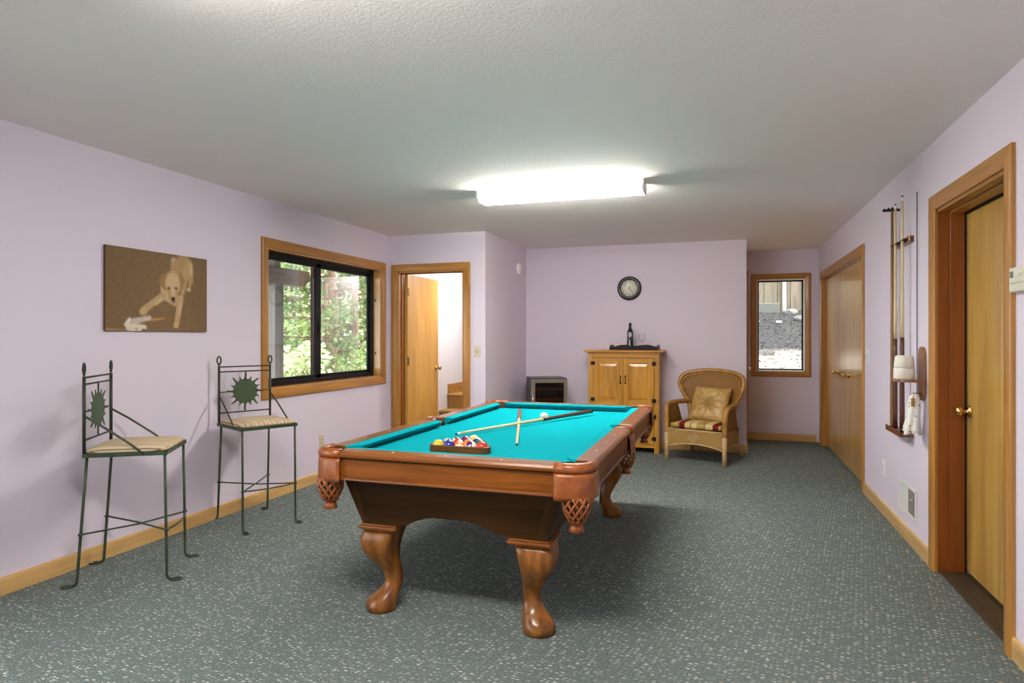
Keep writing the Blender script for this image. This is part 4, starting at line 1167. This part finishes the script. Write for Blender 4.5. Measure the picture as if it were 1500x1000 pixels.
sh = thing('wall_shelf', 'small wooden wall bracket shelf with rounded backboard beside the exterior door', 'shelf', (XR, 4.42, 0))
SHW = wood('bracket', (.22, .085, .025), (.36, .155, .05), 'z', rough=.2, coat=.7)
poly = [(-.052, .98), (-.030, .945), (.030, .945), (.052, .98)]+[(.052*math.cos(a), 1.215+.052*math.sin(a)) for a in [PI*i/12 for i in range(13)]]
MB().prism(poly, -.020, 0, 'yz').obj('backboard', SHW, sh, .003)
poly = [(0-.02, -.085), (0-.02, .085)]+[(-.085-.085*math.sin(a), .085*math.cos(a)) for a in [PI*i/14 for i in range(15)]]
MB().prism(poly, 1.055, 1.072, 'xy').obj('shelf_board', wood('bracket', (.22, .085, .025), (.36, .155, .05), 'x', rough=.2, coat=.7), sh, .003)
m = MB()
for y in (-.022, .022): m.tube([(-.02, y, .985), (-.045, y, .980), (-.050, y, .992)], .0035, 6)
m.obj('hook', BRASS, sh)
cc = thing('chalk_cone', 'white two tier hand chalk cone standing on the wooden wall shelf', 'chalk', (XR-.104, 4.42, 1.0722))
CHK = mat('white_chalk', (.80, .76, .68), .9); bump(CHK, tex_noise(CHK, coords(CHK), 60, 3, .6), .3, .003)
MB().lathe([(.056, 0), (.058, .004), (.056, .060), (.054, .066)], 28).obj('lower_block', CHK, cc)
MB().lathe([(.053, .0665), (.055, .070), (.050, .125), (.046, .137), (.036, .141), (.001, .141)], 28).obj('upper_block', CHK, cc)
# towel hanging from the hooks
tw = thing('hand_towel', 'white speckled cloth towel hanging from the wooden wall shelf', 'towel', (XR-.056, 4.40, 0))
TWM = mat('white_towel', (.78, .77, .72), .95, spec=.1); N_, L_, b_ = nt(TWM)
vo = N_.new('ShaderNodeTexVoronoi'); vo.inputs['Scale'].default_value = 28; L_.new(coords(TWM), vo.inputs['Vector'])
setc(TWM, ramp(TWM, vo.outputs['Distance'], [(.10, (.35, .16, .10)), (.16, (.35, .28, .15)), (.20, (.78, .77, .72))]))
def towel(u, v):
    a = 2*PI*u
    z = .985-.235*v; wx = .014+.030*v**.6+.004*math.sin(7*v); wy = .018+.036*v**.5
    k = 1+.16*math.sin(5*a+2*v)*v
    return (-.012*v+wx*math.cos(a)*k, -.012+wy*math.sin(a)*k+.012*v, z+.010*math.sin(3*a)*v)
surf('cloth', towel, 36, 16, TWM, tw, .004, 1, 1)
m = MB()
for z in (.955, .938, .921): m.lathe([(.0005, z+.009), (.009, z+.006), (.010, z), (.007, z-.008), (.0005, z-.009)], 10, (-.022, -.052, 0))
m.tube([(-.006, -.022, .986), (-.022, -.052, .962)], .002, 5)
kc = tag(m.obj('key_fob', mat('amber_beads', (.45, .20, .03), .3), None, loc=(XR-.056, 4.40, 0)), 'amber and gold bead fob hanging beside the white towel', 'key fob')

# vent register
vt = thing('wall_vent', 'white metal wall vent register low on the right wall', 'vent', (XR, 4.768, .27))
VM = mat('vent_white', (.74, .73, .70), .45)
hy_, hz_ = .205, .100
m = MB().box(-.008, 0, -hy_, hy_, hz_-.022, hz_).box(-.008, 0, -hy_, hy_, -hz_, -hz_+.022).box(-.008, 0, -hy_, -hy_+.022, -hz_+.022, hz_-.022).box(-.008, 0, hy_-.022, hy_, -hz_+.022, hz_-.022)
m.obj('frame', VM, vt, .003)
box(-.0015, 0, -hy_+.022, hy_-.022, -hz_+.022, hz_-.022).obj('duct', mat('vent_dark', (.10, .095, .085), .8), vt)
for i in range(16):
    y = -hy_+.034+i*.0225
    if i < 7:
        q = box(-.0065, -.0055, -.0055, .0055, -hz_+.022, hz_-.022).obj('louver', mat('vent_grey', (.42, .40, .36), .5), vt, loc=(0, y, 0))  # near half grey, far half white: the sheen is put into the colour
    else:
        q = box(-.0065, -.0050, -.0108, .0108, -hz_+.022, hz_-.022).obj('louver', VM, vt, loc=(0, y, 0))
MB().tube([(-.004, -.13, .02), (-.022, -.13, .026)], .004, 6).obj('lever', VM, vt)
BEI = mat('almond_plate', (.62, .54, .38), .4); WHP = mat('white_plate', (.78, .77, .74), .4); SLOT = mat('slot_dark', (.04, .035, .03), .7)
def plate(kind, name, label, loc, rotz, w=.036, h=.057, m=BEI, cat='light switch', gang=1):
    t = thing(name, label, cat, loc, rotz)      # local: plate in xz plane, facing -y
    w = w+.023*(gang-1)
    R = [[(-w*f, y, -h*f2), (w*f, y, -h*f2), (w*f, y, h*f2), (-w*f, y, h*f2)] for f, f2, y in ((1, 1, 0), (1, 1, -.003), (.9, .94, -.006))]
    MB().rings(R, True, True, True, False).obj('cover_plate', m, t)
    for g in range(gang):
        x = (g-(gang-1)/2)*.046
        if kind == 'switch':
            MB().box(x-.005, x+.005, -.0063, -.006, -.012, .012).obj('slot', SLOT, t)
            MB().prism([(-.006, -.004), (-.016, .003), (-.015, .008), (-.006, .006)], x-.0035, x+.0035, 'yz').obj('toggle', m, t)
        else:
            for z in (-.020, .020):
                s = MB().lathe([(.0165, -.006), (.0165, -.0075), (.0005, -.0075)], 20, (x, 0, z), 'y').obj('socket', m, t)
                MB().box(x-.007, x-.005, -.0078, -.0075, z-.002, z+.006).box(x+.005, x+.007, -.0078, -.0075, z-.002, z+.006).lathe([(.0025, -.0075), (.0025, -.0078), (.0001, -.0078)], 8, (x, 0, z-.008), 'y').obj('slot', SLOT, s)
    return t
plate('switch', 'light_switch', 'almond light switch on the wall strip beside the open door', (-2.475, Y1, 1.169), 0)
plate('switch', 'light_switch', 'white double light switch on the right wall beside the closet doors', (XR, 6.01, 1.172), -PI/2, m=WHP, gang=2)
plate('outlet', 'wall_outlet', 'almond power outlet low on the right wall beside the vent', (XR, 5.43, .346), -PI/2, cat='outlet', m=WHP)
plate('outlet', 'wall_outlet', 'almond power outlet low on the left wall behind the pool table', (XL, 5.064, .371), PI/2, cat='outlet')
tm = thing('thermostat', 'cream wall thermostat with small grey display at the right edge', 'thermostat', (XR, 3.06, 1.555))
MB().prism([(-.075, -.05), (.075, -.05), (.075, .05), (-.075, .05)], -.030, 0, 'yz').obj('case', mat('cream_plastic', (.66, .62, .50), .45), tm, .006)
box(-.0312, -.029, .030, .062, .008, .034).obj('display', mat('lcd_grey', (.12, .14, .13), .3), tm)
box(-.0315, -.029, -.06, .065, -.016, -.013).obj('seam', mat('cream_dark', (.35, .32, .25), .6), tm)
for i in range(3): box(-.033, -.029, -.03-i*.02, -.018-i*.02, .012, .024).obj('button', mat('cream_plastic'), tm, .001)

# ------------------------------------------------------------------ outdoors, left: eave, ground, forest
EV = wood('eave', (.20, .145, .10), (.32, .235, .165), 'y', rough=.7, coat=0)
ev = struct(empty('trim_eave'))
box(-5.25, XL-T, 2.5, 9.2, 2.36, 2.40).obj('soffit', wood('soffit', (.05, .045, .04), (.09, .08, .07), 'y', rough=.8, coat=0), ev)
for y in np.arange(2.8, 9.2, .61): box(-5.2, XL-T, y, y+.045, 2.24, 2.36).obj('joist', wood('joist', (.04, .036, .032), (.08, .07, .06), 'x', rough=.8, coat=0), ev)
MB().prism([(3.2, 2.075), (6.29, 2.075), (6.29, 1.97), (6.19, 1.895), (3.2, 1.895)], -4.67, -4.53, 'yz').obj('beam', EV, ev, .004)
box(-4.67, -4.53, 5.69, 5.83, -.6, 1.895).obj('post', wood('post_wood', (.17, .15, .13), (.27, .24, .21), 'z', rough=.7, coat=0), ev, .004)
MB().box(-4.65, -4.55, 3.4, 3.5, 2.075, 2.24).box(-4.65, -4.55, 5.7, 5.8, 2.075, 2.24).obj('spacer', EV, ev)

def terrain(name, x0, x1, y0, y1, nx, ny, hf, m):
    vs = [(x0+(x1-x0)*i/nx, y0+(y1-y0)*j/ny, hf(x0+(x1-x0)*i/nx, y0+(y1-y0)*j/ny)) for j in range(ny+1) for i in range(nx+1)]
    fs = [(j*(nx+1)+i, j*(nx+1)+i+1, (j+1)*(nx+1)+i+1, (j+1)*(nx+1)+i) for j in range(ny) for i in range(nx)]
    return struct(MB().add(vs, fs, True).obj(name, m))
def nz(x, y, s=1.): return noise.noise(Vector((x*s, y*s, 3.1)))
FG = mat('forest_floor', (.25, .19, .11), .95, spec=.1); _f = tex_noise(FG, coords(FG), 3, 5, .65); setc(FG, ramp(FG, _f, [(.3, (.16, .12, .06)), (.55, (.36, .29, .18)), (.75, (.20, .26, .08))]))
def hforest(x, y): return -.45-.02*(-x-4)+.25*nz(x, y, .25)+(.02*max(0, -x-12))
terrain('ground_forest', -60, XL-T-.1, -20, 70, 50, 60, hforest, FG)
def leaf_mat(name, c1, c2):
    m = mat(name, c1, .6, spec=.3); N, L, b = nt(m)
    geo = N.new('ShaderNodeNewGeometry'); c = ramp(m, geo.outputs['Random Per Island'], [(0, c1), (1, c2)])
    setc(m, c); tr_ = N.new('ShaderNodeBsdfTranslucent'); L.new(c, tr_.inputs[0]); mx = N.new('ShaderNodeMixShader'); mx.inputs[0].default_value = .35
    L.new(b.outputs[0], mx.inputs[1]); L.new(tr_.outputs[0], mx.inputs[2]); L.new(mx.outputs[0], N['Material Output'].inputs[0]); return m
LM = [leaf_mat('leaves_dark', (.05, .10, .035), (.18, .27, .10)), leaf_mat('leaves_mid', (.12, .21, .055), (.34, .45, .17)), leaf_mat('leaves_pale', (.45, .52, .28), (.75, .80, .52))]
BARK = mat('bark', (.16, .10, .065), .9); _f = tex_noise(BARK, coords(BARK, (6, 6, 1.2)), 3, 4, .6); setc(BARK, ramp(BARK, _f, [(.3, (.09, .055, .035)), (.7, (.27, .18, .12))])); bump(BARK, _f, .6, .03)
def leaves(m, c, r, n, size, rg, flat=.6):
    vs, fs = [], []
    for _ in range(n):
        while True:
            p = Vector((rg.uniform(-1, 1), rg.uniform(-1, 1), rg.uniform(-1, 1)))
            if p.length < 1: break
        p = Vector(c)+Vector((p.x*r, p.y*r, p.z*r*flat))
        a = Vector((rg.gauss(0, 1), rg.gauss(0, 1), rg.gauss(0, .5))).normalized(); b = a.orthogonal().normalized(); b = (Matrix.Rotation(rg.uniform(0, 6.3), 3, a) @ b)
        L = size*rg.uniform(.6, 1.4); w = L*.30; k = len(vs)
        vs += [p-a*L*.5, p+b*w, p+a*L*.5, p-b*w]; fs.append((k, k+1, k+2, k+3))
    m.add(vs, fs)
def tree(name, label, x, y, h, r0, kind, spread, seed, size=.15, n=44, crown0=.06, group='trees outside the wide window'):
    rg = random.Random(seed); z0 = hforest(x, y)-.05
    t = thing(name, label, 'tree', (x, y, z0), 0, group)
    lean = Vector((rg.uniform(-.03, .03), rg.uniform(-.03, .03), 1))
    pts = [Vector((0, 0, 0))+lean*h*k/8+Vector((rg.uniform(-.04, .04), rg.uniform(-.04, .04), 0))*(k > 0) for k in range(9)]
    MB().tube(pts, [r0*(1-.8*k/8) for k in range(9)], 9).obj('trunk', BARK, t)
    br_ = MB(); lv = MB(); nb = int(16+h*3.0)
    for i in range(nb):
        f = crown0+(1-crown0)*(i+rg.random())/nb; base = lean*h*f; L = spread*(1.1-f*.8)*rg.uniform(.7, 1.15); a = rg.uniform(0, 2*PI)
        d = Vector((math.cos(a), math.sin(a), rg.uniform(-.15, .25)))
        tip = base+d*L+Vector((0, 0, -.08*L)); mid = base.lerp(tip, .5)+Vector((0, 0, .06*L))
        br_.tube([base, mid, tip], [.035*r0/.15, .022*r0/.15, .008], 5)
        for q in (.35, .6, .8, 1.0):
            leaves(lv, base.lerp(tip, q)+Vector((0, 0, .02)), L*.22+.12, int(n*(.5+q*.5)/2), size, rg, .45)
    stuff(br_.obj('branches', BARK, t)); stuff(lv.obj('foliage', LM[kind], t)); return t
def bush(name, label, x, y, h, r, kind, seed, size=.12, n=700):
    rg = random.Random(seed); z0 = hforest(x, y)-.03
    t = thing(name, label, 'shrub', (x, y, z0), 0, 'shrubs outside the wide window'); lv = MB(); st_ = MB()
    for i in range(9):
        a = rg.uniform(0, 2*PI); q = rg.uniform(.2, 1); p = Vector((math.cos(a)*r*q, math.sin(a)*r*q, h*rg.uniform(.35, .95)))
        st_.tube([(0, 0, 0), (p.x*.4, p.y*.4, p.z*.6), tuple(p)], [.018, .012, .005], 5); leaves(lv, p, r*.5, n//9, size, rg, .8)
    stuff(st_.obj('stems', BARK, t)); stuff(lv.obj('foliage', LM[kind], t))
TR = [('pine_tree', 'big brown trunked tree behind the far window pane', -9.6, 14.3, 11, .15, 0, 2.6, 1, .17),
      ('pine_tree', 'slim tree with dark foliage at the near window pane', -9.8, 11.9, 9, .10, 1, 1.9, 2, .15),
      ('pine_tree', 'dark leafy tree farther back between the two panes', -15.5, 20.6, 13, .14, 0, 3.0, 3, .2),
      ('pine_tree', 'pale leafy tree beside the big trunk', -11.5, 16.9, 10, .10, 2, 2.6, 4, .18),
      ('pine_tree', 'thin trunk tree deep in the forest', -16, 18.6, 12, .13, 1, 2.4, 5, .2),
      ('pine_tree', 'mid green tree deep behind the far pane', -15.0, 22.8, 13, .14, 1, 3.2, 6, .22),
      ('pine_tree', 'drooping tree close behind the far pane', -7.9, 12.6, 8, .10, 0, 2.1, 8, .13),
      ('pine_tree', 'distant dark tree at the left of the window view', -21, 25.5, 15, .16, 0, 3.2, 9, .26),
      ('pine_tree', 'distant pale tree in the middle of the window view', -24, 31, 16, .16, 2, 3.6, 10, .3),
      ('pine_tree', 'distant tree at the right of the window view', -22, 36, 16, .17, 1, 3.6, 11, .3),
      ('pine_tree', 'young tree beyond the eave post', -13, 13.8, 10, .12, 1, 2.2, 12, .17),
      ('pine_tree', 'forest tree hidden mostly by the window frame', -12, 20, 12, .12, 0, 2.8, 13, .2)]
for a in TR: tree(*a)
BU = [('shrub', 'pale sunlit shrub low in the near window pane', -7.4, 9.6, 1.75, .65, 2, 21, .13), ('shrub', 'green shrub low behind the window mullion', -8.6, 11.9, 1.6, .8, 1, 22, .12),
      ('shrub', 'leafy green shrub low in the far pane', -7.5, 11.4, 1.5, .8, 1, 23, .11), ('shrub', 'pale green shrub by the right window edge', -8.0, 13.0, 1.7, .8, 2, 24, .12),
      ('shrub', 'dark shrub farther back in the forest', -13, 17.6, 1.8, 1.3, 0, 25, .15), ('shrub', 'broad shrub at the far side of the clearing', -12.5, 15.6, 1.7, 1.2, 1, 26, .15), ('shrub', 'dark green shrub beside the drooping tree', -10.5, 17.0, 1.9, 1.1, 0, 27, .14)]
for a in BU: bush(*a)

# ------------------------------------------------------------------ outdoors, nook window: slope, blocks, shed wall
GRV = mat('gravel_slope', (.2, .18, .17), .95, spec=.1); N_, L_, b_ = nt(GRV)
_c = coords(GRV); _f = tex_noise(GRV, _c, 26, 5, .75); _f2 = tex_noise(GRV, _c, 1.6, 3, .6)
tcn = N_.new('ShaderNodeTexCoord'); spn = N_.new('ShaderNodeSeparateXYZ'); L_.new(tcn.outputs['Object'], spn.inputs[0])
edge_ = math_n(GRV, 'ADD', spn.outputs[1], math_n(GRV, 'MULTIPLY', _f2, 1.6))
gravel_shade = ramp(GRV, _f, [(.34, (.020, .018, .018)), (.55, (.065, .060, .060)), (.72, (.15, .135, .12))])
pale = ramp(GRV, _f, [(.35, (.19, .155, .125)), (.65, (.42, .37, .325))])  # pale near band paints in sunlit ground, the darker gravel beyond its shade
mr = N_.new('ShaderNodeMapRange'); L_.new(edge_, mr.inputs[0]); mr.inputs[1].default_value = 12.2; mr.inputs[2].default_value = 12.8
setc(GRV, mixc(GRV, mr.outputs[0], pale, gravel_shade)); bump(GRV, _f, .8, .05)
def hslope(x, y):
    b = .66+.13*(min(y, 11.2)-9)+.23*max(0, min(y, 15.2)-11.2)+.05*max(0, y-15.2)
    return b+.05*nz(x, y, 1.3)+.03*nz(x, y, 4)
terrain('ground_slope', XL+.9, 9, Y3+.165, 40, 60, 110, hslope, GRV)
rg = random.Random(5)
def rock_mesh(seed):
    r2 = random.Random(seed); b = bmesh.new(); bmesh.ops.create_icosphere(b, subdivisions=2, radius=1)
    for v in b.verts: v.co *= 1+.30*noise.noise(v.co*1.4+Vector((seed*3, 0, 0)))
    me = bpy.data.meshes.new('rock'); b.to_mesh(me); b.free(); me.materials.append(ROCK); return me
ROCK = mat('rock', (.30, .27, .24), .9); _f = tex_noise(ROCK, coords(ROCK), 3, 4, .6); setc(ROCK, ramp(ROCK, _f, [(.3, (.08, .07, .065)), (.7, (.20, .18, .16))]))
RM = [rock_mesh(i) for i in range(4)]
for i in range(10):
    y = rg.uniform(12.9, 15.2); x = .075*y+rg.uniform(-.9, .9); s = rg.uniform(.05, .13)
    o = bpy.data.objects.new('rock', RM[i % 4]); COL.objects.link(o); o.location = (x, y, hslope(x, y)+s*.25); o.scale = (s*1.3, s, s*.7); o.rotation_euler = (0, 0, rg.uniform(0, 6))
    tag(o, 'small grey rock on the gravel slope outside the nook window', 'rock', 'rocks on the slope outside the nook window')
m = MB()
for i in range(1500):
    y = rg.uniform(9.4, 15.5); x = .075*y+rg.uniform(-1.6, 1.6); z = hslope(x, y)+.008; a = rg.uniform(0, 6.3); s = rg.uniform(.012, .035)
    c, d = math.cos(a)*s, math.sin(a)*s
    m.add([(x-c, y-d, z), (x+d*.5, y-c*.5, z+s*.5), (x+c, y+d, z+.004), (x-d*.5, y+c*.5, z+s*.3)], [(0, 1, 2), (0, 2, 3), (0, 1, 3), (1, 2, 3)])
lf_ = stuff(m.obj('dry_litter', leaf_mat('dry_leaves', (.035, .026, .02), (.16, .125, .09))))
lf_['label'] = 'dry leaves and pebbles scattered on the slope outside the nook window'; lf_['category'] = 'litter'
cb = tag(box(-.26, .26, -.15, .15, 0, .24).obj('concrete_block', mat('concrete', (.13, .125, .105), .9), None, .015, loc=(.90, 15.35, hslope(.9, 15.3)-.03)), 'grey concrete block at the top of the slope outside', 'block')
pp = tag(box(-.055, .055, -.03, .03, 0, .05).obj('white_box', mat('white_scrap', (.36, .38, .42), .6), None, .01, loc=(1.06, 14.05, hslope(1.06, 14.05))), 'small white box lying on the slope outside the nook window', 'box')
shd = thing('shed', 'weathered tan shed wall with posts at the top of the slope', 'shed', (1.2, 17.2, 2.0))
SHB = wood('siding', (.14, .105, .068), (.24, .185, .125), 'z', rough=.85, coat=0, fine=9)
for i in range(26):
    x = -3.9+i*.305; box(x, x+.297, 0+.012*(i % 2), .05, -.2, 2.9).obj('board', SHB, shd, .004)
for x in (-1.35, -.55, .22, .72, 1.7): box(x-.045, x+.045, -.09, -.01, -.2, 2.9).obj('post', wood('shed_post', (.30, .27, .22), (.46, .42, .36), 'z', rough=.8, coat=0), shd, .004)
box(-4, 4.1, .05, .2, -.2, 3).obj('wall_core', mat('shed_core', (.2, .16, .12), .9), shd)
# lettering becomes plain mesh
dg = bpy.context.evaluated_depsgraph_get(); dg.update()
for o in FONTS:
    me = bpy.data.meshes.new_from_object(o.evaluated_get(dg)); nm = o.name; par, lo, ro_ = o.parent, tuple(o.location), tuple(o.rotation_euler)
    bpy.data.objects.remove(o); q = bpy.data.objects.new(nm, me); COL.objects.link(q); q.parent = par; q.location = lo; q.rotation_euler = ro_
